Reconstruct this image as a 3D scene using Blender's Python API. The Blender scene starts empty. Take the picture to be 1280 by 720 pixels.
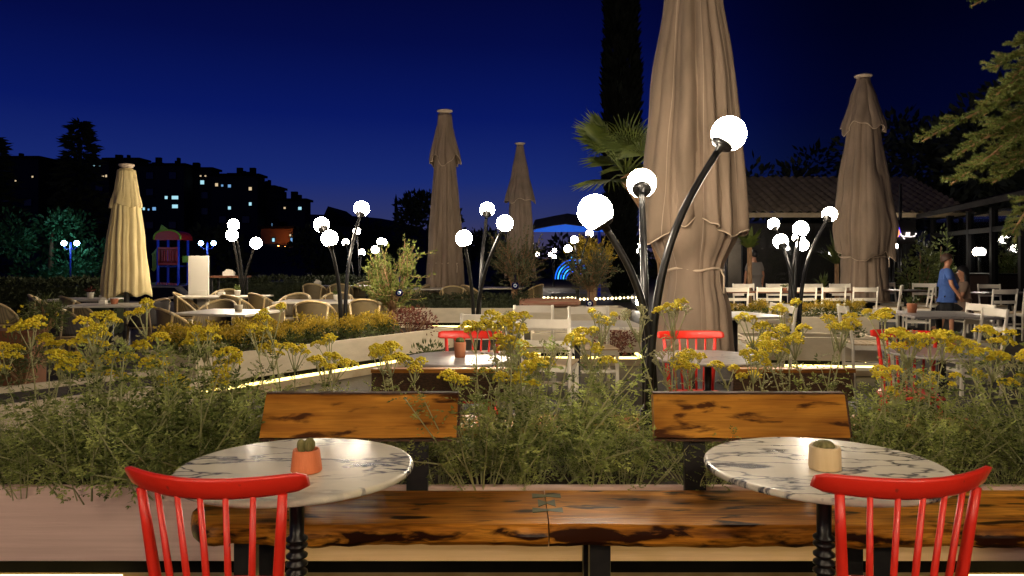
import bpy, math, random
from mathutils import Vector, Matrix, noise
R = random.Random(7)
V = Vector
PI = math.pi
rad = math.radians
sc = bpy.context.scene
COL = sc.collection
F, HOR, HC = 950.0, 322.0, 1.37        # focal length in photo pixels, horizon row, eye height
ORG = {}

def at(px, py, y):                      # pixel of the photo at a known distance -> point in the place
    return V(((px - 640) * y / F, y, HC - (py - HOR) * y / F))
def gx(px, y): return (px - 640) * y / F

# ------------------------------------------------------------------ materials
def M(name, col, rough=.6, col2=None, scale=8, detail=5, bump=0, bscale=None, metal=0, emis=None, estr=0,
      stretch=(1, 1, 1), fac=(.35, .65), objrand=0, spec=.5, trans=0, coat=0):
    m = bpy.data.materials.new(name); m.use_nodes = True
    nt = m.node_tree; N = nt.nodes; L = nt.links
    b = N['Principled BSDF']
    b.inputs['Roughness'].default_value = rough; b.inputs['Metallic'].default_value = metal
    b.inputs['Specular IOR Level'].default_value = spec
    b.inputs['Coat Weight'].default_value = coat
    b.inputs['Base Color'].default_value = (*col, 1)
    tc = N.new('ShaderNodeTexCoord'); mp = N.new('ShaderNodeMapping'); mp.inputs['Scale'].default_value = stretch
    L.new(tc.outputs['Object'], mp.inputs['Vector'])
    csock = None
    if col2 is not None:
        n = N.new('ShaderNodeTexNoise'); n.inputs['Scale'].default_value = scale; n.inputs['Detail'].default_value = detail
        L.new(mp.outputs[0], n.inputs['Vector'])
        r = N.new('ShaderNodeValToRGB'); r.color_ramp.elements[0].position = fac[0]; r.color_ramp.elements[1].position = fac[1]
        r.color_ramp.elements[0].color = (*col, 1); r.color_ramp.elements[1].color = (*col2, 1)
        L.new(n.outputs[0], r.inputs[0]); csock = r.outputs[0]
        L.new(csock, b.inputs['Base Color'])
    if objrand and csock:
        oi = N.new('ShaderNodeObjectInfo'); mr = N.new('ShaderNodeMapRange')
        mr.inputs['To Min'].default_value = 1 - objrand; mr.inputs['To Max'].default_value = 1 + objrand
        hs = N.new('ShaderNodeHueSaturation')
        L.new(oi.outputs['Random'], mr.inputs[0]); L.new(mr.outputs[0], hs.inputs['Value']); L.new(csock, hs.inputs['Color'])
        L.new(hs.outputs[0], b.inputs['Base Color'])
    if bump:
        n2 = N.new('ShaderNodeTexNoise'); n2.inputs['Scale'].default_value = bscale or scale; n2.inputs['Detail'].default_value = 8
        L.new(mp.outputs[0], n2.inputs['Vector'])
        bp = N.new('ShaderNodeBump'); bp.inputs['Strength'].default_value = bump; bp.inputs['Distance'].default_value = .02
        L.new(n2.outputs[0], bp.inputs['Height']); L.new(bp.outputs[0], b.inputs['Normal'])
    if emis:
        b.inputs['Emission Color'].default_value = (*emis, 1); b.inputs['Emission Strength'].default_value = estr
    if trans:
        t = N.new('ShaderNodeBsdfTranslucent'); mx = N.new('ShaderNodeMixShader'); mx.inputs[0].default_value = trans
        if b.inputs['Base Color'].is_linked: L.new(b.inputs['Base Color'].links[0].from_socket, t.inputs[0])
        else: t.inputs[0].default_value = (*col, 1)
        L.new(b.outputs[0], mx.inputs[1]); L.new(t.outputs[0], mx.inputs[2])
        L.new(mx.outputs[0], N['Material Output'].inputs[0])
    return m

def nodes_of(name, rough=.4):
    m = bpy.data.materials.new(name); m.use_nodes = True
    return m, m.node_tree.nodes, m.node_tree.links, m.node_tree.nodes['Principled BSDF']

def wood_mat(name, base, light, dark, knots=.62, rough=.33, seed=0, s=1.0, fg=.8, edge_z=-9):
    m, N, L, b = nodes_of(name)
    tc = N.new('ShaderNodeTexCoord')
    def mapn(scale, loc=(0, 0, 0)):
        mp = N.new('ShaderNodeMapping'); mp.inputs['Scale'].default_value = scale; mp.inputs['Location'].default_value = loc
        L.new(tc.outputs['Object'], mp.inputs['Vector']); return mp
    def noi(mp, scale, detail=6, dist=0):
        n = N.new('ShaderNodeTexNoise'); n.inputs['Scale'].default_value = scale; n.inputs['Detail'].default_value = detail
        n.inputs['Distortion'].default_value = dist; L.new(mp.outputs[0], n.inputs['Vector']); return n
    def ramp(src, stops):
        r = N.new('ShaderNodeValToRGB'); e = r.color_ramp.elements
        while len(e) < len(stops): e.new(.5)
        for i, (p, c) in enumerate(stops): e[i].position = p; e[i].color = (*c, 1) if len(c) == 3 else c
        L.new(src, r.inputs[0]); return r
    g = noi(mapn((.9 * s, 9 * s, 9 * s), (seed, seed * 2, 0)), 2.2, 8, .6)          # long grain
    gr = ramp(g.outputs[0], [(.25, dark), (.45, base), (.75, light)])
    fine = noi(mapn((3 * s, 70 * s, 70 * s), (seed, 0, 0)), 2, 4)
    fr = ramp(fine.outputs[0], [(.34, (.45, .40, .36)), (.58, (1, 1, 1))])
    mu = N.new('ShaderNodeMixRGB'); mu.blend_type = 'MULTIPLY'; mu.inputs[0].default_value = fg
    L.new(gr.outputs[0], mu.inputs[1]); L.new(fr.outputs[0], mu.inputs[2])
    k = noi(mapn((3.6 * s, 13 * s, 13 * s), (seed * 3.1, seed, .4)), 1.5, 8, .35)       # burnt knots and worm tracks
    sx = N.new('ShaderNodeSeparateXYZ'); L.new(tc.outputs['Object'], sx.inputs[0]); ez = N.new('ShaderNodeMapRange')
    ez.inputs['From Min'].default_value = edge_z; ez.inputs['From Max'].default_value = edge_z - .03; ez.inputs['To Max'].default_value = .075; L.new(sx.outputs[2], ez.inputs[0])
    ka = N.new('ShaderNodeMath'); L.new(k.outputs[0], ka.inputs[0]); L.new(ez.outputs[0], ka.inputs[1])
    kr = ramp(ka.outputs[0], [(knots, (0, 0, 0)), (knots + .09, (1, 1, 1))])
    mk = N.new('ShaderNodeMixRGB'); L.new(kr.outputs[0], mk.inputs[0]); L.new(mu.outputs[0], mk.inputs[1])
    mk.inputs[2].default_value = (dark[0] * .22, dark[1] * .18, dark[2] * .18, 1)
    big = noi(mapn((1.3 * s, 4 * s, 4 * s), (seed, 3, 1)), 1.3, 4, .3)
    br = ramp(big.outputs[0], [(.36, (.34, .27, .23)), (.58, (1, 1, 1))])
    m2 = N.new('ShaderNodeMixRGB'); m2.blend_type = 'MULTIPLY'; m2.inputs[0].default_value = .7
    L.new(mk.outputs[0], m2.inputs[1]); L.new(br.outputs[0], m2.inputs[2])
    L.new(m2.outputs[0], b.inputs['Base Color'])
    b.inputs['Roughness'].default_value = rough + .08; b.inputs['Specular IOR Level'].default_value = .2
    bp = N.new('ShaderNodeBump'); bp.inputs['Strength'].default_value = .25; bp.inputs['Distance'].default_value = .01
    L.new(g.outputs[0], bp.inputs['Height']); L.new(bp.outputs[0], b.inputs['Normal'])
    return m

def marble_mat(name, seed, white=(.62, .58, .48), vein=(.06, .065, .1), stretch=(1.2, 3.2, 1), width=.035, blot=.63, rough=.27):
    m, N, L, b = nodes_of(name)
    tc = N.new('ShaderNodeTexCoord'); mp = N.new('ShaderNodeMapping')
    mp.inputs['Scale'].default_value = stretch; mp.inputs['Location'].default_value = (seed, seed * 1.7, 0); mp.inputs['Rotation'].default_value = (0, 0, .35)
    L.new(tc.outputs['Object'], mp.inputs['Vector'])
    d = N.new('ShaderNodeTexNoise'); d.inputs['Scale'].default_value = 2.2; d.inputs['Detail'].default_value = 6
    L.new(mp.outputs[0], d.inputs['Vector'])
    mix = N.new('ShaderNodeMixRGB'); mix.inputs[0].default_value = .6
    L.new(mp.outputs[0], mix.inputs[1]); L.new(d.outputs['Color'], mix.inputs[2])
    vo = N.new('ShaderNodeTexVoronoi'); vo.feature = 'DISTANCE_TO_EDGE'; vo.inputs['Scale'].default_value = 3.4
    L.new(mix.outputs[0], vo.inputs['Vector'])
    r = N.new('ShaderNodeValToRGB'); r.color_ramp.elements[0].position = 0; r.color_ramp.elements[1].position = width
    L.new(vo.outputs[0], r.inputs[0])
    n2 = N.new('ShaderNodeTexNoise'); n2.inputs['Scale'].default_value = 1.6; n2.inputs['Detail'].default_value = 3
    L.new(mix.outputs[0], n2.inputs['Vector'])
    r2 = N.new('ShaderNodeValToRGB'); r2.color_ramp.elements[0].position = .5; r2.color_ramp.elements[1].position = .68
    L.new(n2.outputs[0], r2.inputs[0])
    mx = N.new('ShaderNodeMath'); mx.operation = 'MAXIMUM'; L.new(r.outputs[0], mx.inputs[0]); L.new(r2.outputs[0], mx.inputs[1])
    n3 = N.new('ShaderNodeTexNoise'); n3.inputs['Scale'].default_value = 2.6; n3.inputs['Detail'].default_value = 7; n3.inputs['Distortion'].default_value = 1.2
    L.new(mix.outputs[0], n3.inputs['Vector'])
    r3 = N.new('ShaderNodeValToRGB'); r3.color_ramp.elements[0].position = blot; r3.color_ramp.elements[1].position = blot + .04
    r3.color_ramp.elements[0].color = (1, 1, 1, 1); r3.color_ramp.elements[1].color = (0, 0, 0, 1)
    L.new(n3.outputs[0], r3.inputs[0])
    mn = N.new('ShaderNodeMath'); mn.operation = 'MINIMUM'; L.new(mx.outputs[0], mn.inputs[0]); L.new(r3.outputs[0], mn.inputs[1])
    n4 = N.new('ShaderNodeTexNoise'); n4.inputs['Scale'].default_value = 4; n4.inputs['Detail'].default_value = 9; L.new(mix.outputs[0], n4.inputs['Vector'])
    r4 = N.new('ShaderNodeValToRGB'); r4.color_ramp.elements[0].position = .3; r4.color_ramp.elements[1].position = .6
    r4.color_ramp.elements[0].color = (white[0] * .8, white[1] * .8, white[2] * .84, 1); r4.color_ramp.elements[1].color = (*white, 1)
    L.new(n4.outputs[0], r4.inputs[0])
    c = N.new('ShaderNodeMixRGB'); c.inputs[1].default_value = (*vein, 1)
    L.new(mn.outputs[0], c.inputs[0]); L.new(r4.outputs[0], c.inputs[2]); L.new(c.outputs[0], b.inputs['Base Color'])
    b.inputs['Roughness'].default_value = rough; b.inputs['Specular IOR Level'].default_value = .32
    return m

def weave_mat(name, c1, c2, scale=150):
    m, N, L, b = nodes_of(name)
    tc = N.new('ShaderNodeTexCoord'); ws = []
    for d in ('Z', 'X'):
        w = N.new('ShaderNodeTexWave'); w.bands_direction = d; w.inputs['Scale'].default_value = scale / 6; w.inputs['Distortion'].default_value = .3
        L.new(tc.outputs['Object'], w.inputs['Vector']); ws.append(w)
    mu = N.new('ShaderNodeMath'); mu.operation = 'MULTIPLY'; L.new(ws[0].outputs['Fac'], mu.inputs[0]); L.new(ws[1].outputs['Fac'], mu.inputs[1])
    n = N.new('ShaderNodeTexNoise'); n.inputs['Scale'].default_value = 6; L.new(tc.outputs['Object'], n.inputs['Vector'])
    ad = N.new('ShaderNodeMath'); ad.operation = 'MULTIPLY_ADD'; ad.inputs[1].default_value = .6
    L.new(n.outputs[0], ad.inputs[0]); L.new(mu.outputs[0], ad.inputs[2])
    r = N.new('ShaderNodeValToRGB'); r.color_ramp.elements[0].color = (*c1, 1); r.color_ramp.elements[1].color = (*c2, 1)
    r.color_ramp.elements[0].position = .2; r.color_ramp.elements[1].position = .9
    L.new(ad.outputs[0], r.inputs[0]); L.new(r.outputs[0], b.inputs['Base Color']); b.inputs['Roughness'].default_value = .55
    return m

def emit_mat(name, col, s):
    m = bpy.data.materials.new(name); m.use_nodes = True
    N = m.node_tree.nodes; N.remove(N['Principled BSDF'])
    e = N.new('ShaderNodeEmission'); e.inputs[0].default_value = (*col, 1); e.inputs[1].default_value = s
    m.node_tree.links.new(e.outputs[0], N['Material Output'].inputs[0])
    return m

WARM = (1.0, .85, .65)
MT = dict(
 ground=M('paving', (.022, .016, .012), .6, (.045, .032, .022), 3, bump=.3, bscale=30),
 street=M('asphalt', (.03, .03, .032), .8, (.05, .05, .05), 20),
 hill=M('hill_soil', (.02, .022, .018), .9, (.03, .032, .026), .1),
 planter=M('planter_paint', (.60, .51, .36), .6, (.68, .58, .42), 5, stretch=(1, 1, 3), bump=.12, bscale=40),
 planter_near=M('planter_paint_near', (.68, .47, .41), .65, (.76, .54, .48), 3, stretch=(.7, 1, 22), bump=.12, bscale=14),
 base=M('plinth_paint', (.4, .3, .17), .6, (.5, .4, .25), 8, bump=.3),
 black=M('black_metal', (.012, .011, .011), .42, (.02, .018, .016), 30, spec=.4),
 blackgloss=M('black_gloss_metal', (.007, .007, .007), .33, (.012, .011, .011), 12, spec=.35),
 soil=M('soil', (.02, .012, .007), .95, (.05, .03, .018), 14, bump=.8, bscale=40),
 fabric=M('umbrella_cloth', (.20, .145, .10), .9, (.29, .21, .148), 2.2, stretch=(2.5, 2.5, .7), bump=.25, bscale=220),
 fabric_dim=M('umbrella_cloth_dark', (.2, .15, .11), .85, (.26, .19, .14), 4, bump=.25, bscale=200),
 cream=M('umbrella_cloth_cream', (.74, .58, .27), .85, (.8, .64, .32), 5, bump=.2, bscale=200),
 seam=M('seam', (.42, .32, .24), .8), piping=M('piping', (.6, .47, .34), .7),
 steel=M('steel', (.4, .38, .35), .35, metal=.9),
 red=M('red_paint', (.62, .02, .008), .42, (.24, .02, .012), 34, detail=4, fac=(.66, .74), coat=.12, bump=.12, bscale=30),
 white=M('white_paint', (.78, .71, .58), .45, (.86, .79, .66), 7, stretch=(1, 1, 1), bump=.1, bscale=40),
 seatwood=M('seat_wood', (.55, .4, .22), .5, (.68, .52, .32), 6, stretch=(1, 8, 8)),
 bamboo=M('bamboo', (.52, .36, .16), .4, (.66, .5, .26), 30, objrand=.15),
 wrap=M('cane_wrap', (.75, .64, .42), .5),
 weave=weave_mat('rattan_weave', (.07, .05, .022), (.26, .19, .09)),
 weave_dark=weave_mat('dark_rattan_weave', (.015, .012, .012), (.05, .04, .035)),
 bamboo_dark=M('dark_bamboo', (.2, .13, .06), .4, (.26, .18, .09), 30),
 terracotta=M('terracotta', (.62, .16, .055), .7, (.7, .2, .075), 12, stretch=(6, 6, 1), bump=.15, bscale=60),
 creampot=M('cream_ceramic', (.62, .46, .25), .55, (.68, .52, .3), 10, stretch=(5, 5, 1)),
 brick_pot=M('brick_pot', (.42, .14, .06), .75, (.5, .2, .1), 14, stretch=(6, 6, 1)),
 concrete=M('concrete_pot', (.4, .34, .25), .8, (.5, .44, .33), 14),
 cactus=M('cactus_skin', (.13, .12, .035), .8, (.24, .21, .08), 60, stretch=(1, 1, .3)),
 foliage=M('yarrow_leaf', (.075, .105, .018), .7, (.50, .56, .165), 9, detail=2, fac=(.38, .66), objrand=.3, trans=.4),
 stem=M('yarrow_stem', (.30, .31, .14), .7, (.42, .41, .2), 9, trans=.1),
 flower=M('yarrow_flower', (.70, .50, .012), .7, (.84, .74, .055), 30, objrand=.12, trans=.2),
 bud=M('yarrow_bud', (.34, .33, .17), .75, (.45, .42, .22), 14, objrand=.12),
 shrub=M('yellow_shrub_leaf', (.3, .23, .018), .6, (.62, .42, .03), 9, objrand=.15, trans=.25),
 shrub_green=M('shrub_leaf', (.05, .075, .015), .65, (.14, .16, .04), 8, objrand=.2, trans=.2),
 burgundy=M('burgundy_leaf', (.1, .022, .014), .6, (.22, .06, .03), 9, trans=.2),
 hedge=M('hedge_leaf', (.02, .03, .008), .7, (.05, .06, .018), 6),
 olive=M('olive_leaf', (.1, .125, .02), .55, (.24, .27, .06), 6, trans=.25),
 olive_dim=M('olive_leaf_grey', (.07, .08, .03), .6, (.14, .15, .07), 6, trans=.2),
 bark=M('bark', (.22, .12, .055), .85, (.34, .2, .1), 12, stretch=(3, 3, 1), bump=.6),
 palm=M('palm_leaf', (.06, .09, .014), .5, (.14, .17, .03), 5, trans=.3),
 spruce=M('spruce_needle', (.075, .11, .02), .55, (.19, .22, .05), 12, trans=.2),
 darktree=M('night_leaf', (.02, .028, .016), .8, (.04, .05, .028), 2),
 midtree=M('tree_leaf', (.025, .11, .035), .7, (.05, .19, .06), 2, trans=.2),
 wall=M('apartment_render', (.035, .033, .035), .85, (.05, .046, .048), .2),
 brickwall=M('orange_render', (.35, .16, .07), .85, (.42, .2, .09), 1),
 roofdark=M('dark_roof', (.014, .013, .014), .85, (.022, .02, .02), 2, spec=.1),
 darker=M('cypress_leaf', (.004, .005, .004), .95, (.007, .008, .006), 2, spec=.1),
 tile=M('roof_tile', (.2, .155, .09), .7, (.32, .25, .16), 4, bump=.3, bscale=20),
 winoff=M('unlit_pane', (.02, .02, .025), .15),
 win_w=emit_mat('lit_window_warm', (1, .75, .45), .6), win_b=emit_mat('lit_window_blue', (.25, .55, 1), .55),
 win_c=emit_mat('lit_window_cyan', (.45, .85, 1), .75),
 bulb_light=emit_mat('string_bulb_light', (1, .8, .4), 6), recess=M('recess_black', (.006, .006, .006), .9, (.009, .009, .009), 5, spec=0), globe=emit_mat('lit_globe', WARM, 150), globe_added=emit_mat('lit_globe_added', (1, .80, .55), 165), globe_far=emit_mat('lit_globe_far', (1, .86, .68), 60),
 globe_blue=emit_mat('lit_globe_blue', (.35, .7, 1), 45),
 led=emit_mat('led_strip_glow', (1, .76, .24), 4.5), led_dim=emit_mat('led_strip_dim', (1, .80, .36), 6),
 neon_o=emit_mat('neon_orange', (1, .30, .10), 1.7), neon_w=emit_mat('neon_white', (1, .85, .8), 1.5), neon_b=emit_mat('neon_blue', (.1, .06, 1), .8),
 bluelight=emit_mat('blue_rope_light', (.01, .14, 1), 1.3), cyanlight=emit_mat('cyan_rope_light', (.06, .5, 1), 1.5),
 shelflight=emit_mat('shelf_strip', (1, .8, .5), 3.2),
 valance=M('blue_lit_valance', (.02, .12, .6), .6, (.03, .2, .8), 3, emis=(.01, .11, .75), estr=.55),  # emission of the cloth stands in for blue light behind it
 tentroof=M('tent_cloth', (.06, .055, .06), .8, (.08, .075, .08), 2),
 bluepaint=M('blue_paint', (.02, .04, .4), .4), bluelit=M('blue_lit_paint', (.02, .05, .5), .4, emis=(.02, .04, .6), estr=.07),  # the lit paint glows faintly in place of blue light on the posts
 redplay=M('red_plastic', (.6, .02, .012), .4), greenplay=M('green_plastic', (.3, .42, .03), .4),
 carpaint=M('dark_car_paint', (.02, .03, .06), .15, coat=1), carsilver=M('silver_car_paint', (.4, .38, .34), .25, metal=.4, coat=1),
 carglass=M('car_glass', (.01, .01, .012), .06), tyre=M('tyre', (.012, .012, .012), .8), rim=M('rim', (.4, .4, .4), .3, metal=1),
 board=M('board_paint', (.8, .74, .62), .6, (.84, .78, .66), 4),
 topwhite=marble_mat('white_marble_top', 11, (.62, .56, .46), (.3, .28, .27), (1, 2, 1), .012, .75, .36),
 skin=M('skin', (.45, .2, .11), .55, (.52, .25, .14), 10), hair=M('hair', (.045, .022, .012), .6, (.07, .035, .02), 40),
 hairblack=M('black_hair', (.008, .007, .007), .5), shirt=M('blue_cotton', (.05, .115, .36), .85, (.065, .14, .42), 14, bump=.3, bscale=30),
 shorts=M('black_cotton', (.01, .01, .012), .9), shirtlight=M('pale_cotton', (.22, .2, .18), .85), dress=M('tan_cotton', (.25, .17, .12), .85),
 nazar=M('nazar_blue', (.004, .008, .07), .12), nazarwhite=M('nazar_white', (.85, .85, .82), .2), nazarpale=M('nazar_pale', (.15, .4, .7), .2),
 napkin=M('napkin', (.75, .68, .56), .8), redwall=M('red_wall', (.22, .012, .02), .5), glassframe=M('dark_frame', (.006, .006, .007), .6, spec=.08),
 interior=M('interior_wall', (.08, .07, .055), .8, (.12, .1, .08), 3), counter=M('dark_counter', (.05, .03, .025), .4),
 roughwood=M('pale_log', (.5, .33, .2), .8, (.42, .13, .09), 5, stretch=(.5, 8, 12), bump=.5),
 corten=M('planter_brown', (.14, .05, .02), .7, (.2, .075, .03), 6), inlay=M('inlay_resin', (.11, .12, .055), .4, (.05, .055, .03), 20),
 slab_l=wood_mat('slab_wood', (.58, .215, .02), (.86, .38, .05), (.12, .035, .007), .565, .3, 2.3, edge_z=.442),
 slab_r=wood_mat('slab_wood_right', (.60, .225, .022), (.88, .40, .055), (.14, .042, .008), .565, .3, 7.9, edge_z=.442),
 backwood=wood_mat('backrest_wood', (.62, .255, .028), (.80, .37, .05), (.40, .14, .018), .565, .34, 4.4, 1.0, .4),
 backwood2=wood_mat('backrest_wood_right', (.62, .265, .03), (.80, .38, .055), (.42, .15, .02), .565, .34, 12.7, 1.0, .4),
 bench2=wood_mat('bench_wood_far', (.5, .2, .03), (.65, .3, .06), (.25, .08, .02), .64, .35, 5.5),
 barkedge_and_shade=M('burnt_edge_and_shade', (.03, .014, .006), .6, (.09, .035, .012), 20, stretch=(3, 10, 10), bump=.5),  # burnt plank edges, and the painted shade on the second bench's backrests
 marble_l=marble_mat('left_table_marble', 3.3, (.70, .64, .50), (.04, .042, .075), (1.5, 4.0, 1), .065, .585),
 marble_r=marble_mat('right_table_marble', 8.2, (.74, .68, .55), (.016, .02, .045), (1.3, 3.4, 1), .05, .605),
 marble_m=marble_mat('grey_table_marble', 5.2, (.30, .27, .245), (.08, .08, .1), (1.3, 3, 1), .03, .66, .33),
)
def glass_mat():
    m = bpy.data.materials.new('window_glass'); m.use_nodes = True
    N = m.node_tree.nodes; L = m.node_tree.links; N.remove(N['Principled BSDF'])
    g = N.new('ShaderNodeBsdfGlossy'); g.inputs['Roughness'].default_value = .03; g.inputs[0].default_value = (.8, .85, .9, 1)
    t = N.new('ShaderNodeBsdfTransparent'); t.inputs[0].default_value = (.6, .62, .65, 1)
    lw = N.new('ShaderNodeLayerWeight'); lw.inputs[0].default_value = .35
    mx = N.new('ShaderNodeMixShader'); L.new(lw.outputs['Fresnel'], mx.inputs[0]); L.new(t.outputs[0], mx.inputs[1]); L.new(g.outputs[0], mx.inputs[2])
    L.new(mx.outputs[0], N['Material Output'].inputs[0]); return m
MT['glass'] = glass_mat()

# ------------------------------------------------------------------ mesh collector
class MB:
    def __init__(s): s.v = []; s.f = []
    def add(s, vs, fs):
        o = len(s.v); s.v += [tuple(v) for v in vs]; s.f += [tuple(i + o for i in f) for f in fs]; return s
    def box(s, c, d, rz=0, rx=0, ry=0):
        m = Matrix.Rotation(rz, 3, 'Z') @ Matrix.Rotation(ry, 3, 'Y') @ Matrix.Rotation(rx, 3, 'X')
        x, y, z = d[0] / 2, d[1] / 2, d[2] / 2
        vs = [V(c) + m @ V(p) for p in ((-x, -y, -z), (x, -y, -z), (x, y, -z), (-x, y, -z), (-x, -y, z), (x, -y, z), (x, y, z), (-x, y, z))]
        return s.add(vs, [(0, 3, 2, 1), (4, 5, 6, 7), (0, 1, 5, 4), (1, 2, 6, 5), (2, 3, 7, 6), (3, 0, 4, 7)])
    def bar(s, a, b, w, h, up=(0, 0, 1)):                       # rectangular bar from a to b
        a, b = V(a), V(b); d = (b - a).normalized(); u = V(up)
        x = d.cross(u)
        if x.length < 1e-4: x = d.cross(V((0, 1, 0)))
        x.normalize(); u = x.cross(d).normalized()
        vs = [p + x * (i * w / 2) + u * (j * h / 2) for p in (a, b) for i, j in ((-1, -1), (1, -1), (1, 1), (-1, 1))]
        return s.add(vs, [(0, 1, 2, 3), (7, 6, 5, 4), (0, 4, 5, 1), (1, 5, 6, 2), (2, 6, 7, 3), (3, 7, 4, 0)])
    def tube(s, pts, r, n=8, caps=True, closed=False):
        pts = [V(p) for p in pts]; k = len(pts)
        rs = r if isinstance(r, (list, tuple)) else [r] * k
        o = len(s.v); t0 = (pts[1] - pts[0]).normalized()
        x = t0.cross(V((0, 0, 1)))
        if x.length < .05: x = t0.cross(V((0, 1, 0)))
        x.normalize()
        for i, p in enumerate(pts):
            if closed: t = pts[(i + 1) % k] - pts[i - 1]
            else: t = pts[min(i + 1, k - 1)] - pts[max(i - 1, 0)]
            t = t.normalized() if t.length > 1e-9 else t0
            x = (x - t * x.dot(t)); x = x.normalized() if x.length > 1e-6 else t.orthogonal().normalized()
            y = t.cross(x)
            for j in range(n):
                a = 2 * PI * j / n
                s.v.append(tuple(p + (x * math.cos(a) + y * math.sin(a)) * rs[i]))
        for i in range(k if closed else k - 1):
            i2 = (i + 1) % k
            for j in range(n):
                j2 = (j + 1) % n
                s.f.append((o + i * n + j, o + i * n + j2, o + i2 * n + j2, o + i2 * n + j))
        if caps and not closed:
            s.f.append(tuple(o + j for j in reversed(range(n)))); s.f.append(tuple(o + (k - 1) * n + j for j in range(n)))
        return s
    def lathe(s, prof, c=(0, 0, 0), n=24, sx=1, sy=1):
        o = len(s.v); c = V(c)
        for r, z in prof:
            for j in range(n):
                a = 2 * PI * j / n
                s.v.append((c.x + r * math.cos(a) * sx, c.y + r * math.sin(a) * sy, c.z + z))
        for i in range(len(prof) - 1):
            for j in range(n):
                j2 = (j + 1) % n
                s.f.append((o + i * n + j, o + i * n + j2, o + (i + 1) * n + j2, o + (i + 1) * n + j))
        s.f.append(tuple(o + j for j in reversed(range(n)))); s.f.append(tuple(o + (len(prof) - 1) * n + j for j in range(n)))
        return s
    def ball(s, c, r, n=12, m=8, rot=None):
        c = V(c); rr = V(r) if isinstance(r, (tuple, list, Vector)) else V((r, r, r)); o = len(s.v)
        q = rot or Matrix.Identity(3)
        s.v.append(tuple(c + q @ V((0, 0, -rr.z))))
        for i in range(1, m):
            t = -PI / 2 + PI * i / m
            for j in range(n):
                a = 2 * PI * j / n
                s.v.append(tuple(c + q @ V((rr.x * math.cos(t) * math.cos(a), rr.y * math.cos(t) * math.sin(a), rr.z * math.sin(t)))))
        s.v.append(tuple(c + q @ V((0, 0, rr.z)))); e = len(s.v) - 1
        for j in range(n):
            j2 = (j + 1) % n
            s.f.append((o, o + 1 + j2, o + 1 + j)); s.f.append((e, e - n + j, e - n + j2))
            for i in range(m - 2):
                a = o + 1 + i * n
                s.f.append((a + j, a + j2, a + n + j2, a + n + j))
        return s
    def grid(s, P, nu, nv, wrap=False):                         # P(i,j) -> point
        o = len(s.v)
        for i in range(nu):
            for j in range(nv): s.v.append(tuple(P(i, j)))
        for i in range(nu if wrap else nu - 1):
            i2 = (i + 1) % nu
            for j in range(nv - 1): s.f.append((o + i * nv + j, o + i2 * nv + j, o + i2 * nv + j + 1, o + i * nv + j + 1))
        return s
    def prism(s, poly, z0, z1):
        n = len(poly); a = sum(poly[i][0] * poly[(i + 1) % n][1] - poly[(i + 1) % n][0] * poly[i][1] for i in range(n))
        if a < 0: poly = poly[::-1]
        vs = [(p[0], p[1], z0) for p in poly] + [(p[0], p[1], z1) for p in poly]
        return s.add(vs, [tuple(reversed(range(n))), tuple(range(n, 2 * n))] + [(i, (i + 1) % n, n + (i + 1) % n, n + i) for i in range(n)])
    def leaf(s, p, d, l, w, up=None):
        p, d = V(p), V(d).normalized(); up = up or rv(); x = d.cross(up)
        x = x.normalized() if x.length > 1e-4 else d.orthogonal().normalized()
        a = p + d * (l * .45)
        return s.add([p, a + x * (w / 2), p + d * l, a - x * (w / 2)], [(0, 1, 2, 3)])
    def build(s, name, mat, parent=None, smooth=True, bevel=0, thick=0):
        o = V(ORG.get(parent.name, (0, 0, 0))) if parent else V((0, 0, 0))
        me = bpy.data.meshes.new(name)
        me.from_pydata([(v[0] - o.x, v[1] - o.y, v[2] - o.z) for v in s.v], [], s.f)
        if isinstance(mat, str): mat = MT[mat]
        me.materials.append(mat)
        if smooth: me.polygons.foreach_set('use_smooth', [True] * len(me.polygons))
        ob = bpy.data.objects.new(name, me); COL.objects.link(ob)
        if parent: ob.parent = parent; ORG[ob.name] = tuple(o)
        if thick:
            so = ob.modifiers.new('solid', 'SOLIDIFY'); so.thickness = thick; so.offset = 0
        if bevel:
            b = ob.modifiers.new('bevel', 'BEVEL'); b.width = bevel; b.segments = 2; b.limit_method = 'ANGLE'
            if smooth: ob.modifiers.new('wn', 'WEIGHTED_NORMAL').keep_sharp = True
        return ob

def rv():
    while True:
        v = V((R.uniform(-1, 1), R.uniform(-1, 1), R.uniform(-1, 1)))
        if .05 < v.length < 1: return v.normalized()

def tag(o, label, cat, group=None, kind=None):
    if label: o['label'] = label
    if cat: o['category'] = cat
    if group: o['group'] = group
    if kind: o['kind'] = kind
    return o
def thing(name, label, cat, loc=(0, 0, 0), group=None):
    o = bpy.data.objects.new(name, None); COL.objects.link(o); o.location = loc; o.empty_display_size = .2
    ORG[o.name] = tuple(loc)
    return tag(o, label, cat, group)
KIDS = {}
def kids(o): return [c for c in bpy.data.objects if c.parent == o]
def copy_tree(o, parent=None):
    if o.name not in KIDS: KIDS[o.name] = kids(o)
    c = o.copy(); COL.objects.link(c)
    if parent: c.parent = parent
    for ch in KIDS[o.name]: copy_tree(ch, c)
    return c
USED = set()
def place(proto, loc, rz=0, label=None, group=None, s=1):       # first use moves the proto itself, later uses copy it
    if proto.name in USED: o = copy_tree(proto)
    else: USED.add(proto.name); KIDS.setdefault(proto.name, kids(proto)); o = proto
    o.location = loc; o.rotation_euler = (0, 0, rz); o.scale = (s, s, s) if not isinstance(s, tuple) else s
    if label: o['label'] = label
    if group: o['group'] = group
    return o
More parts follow.
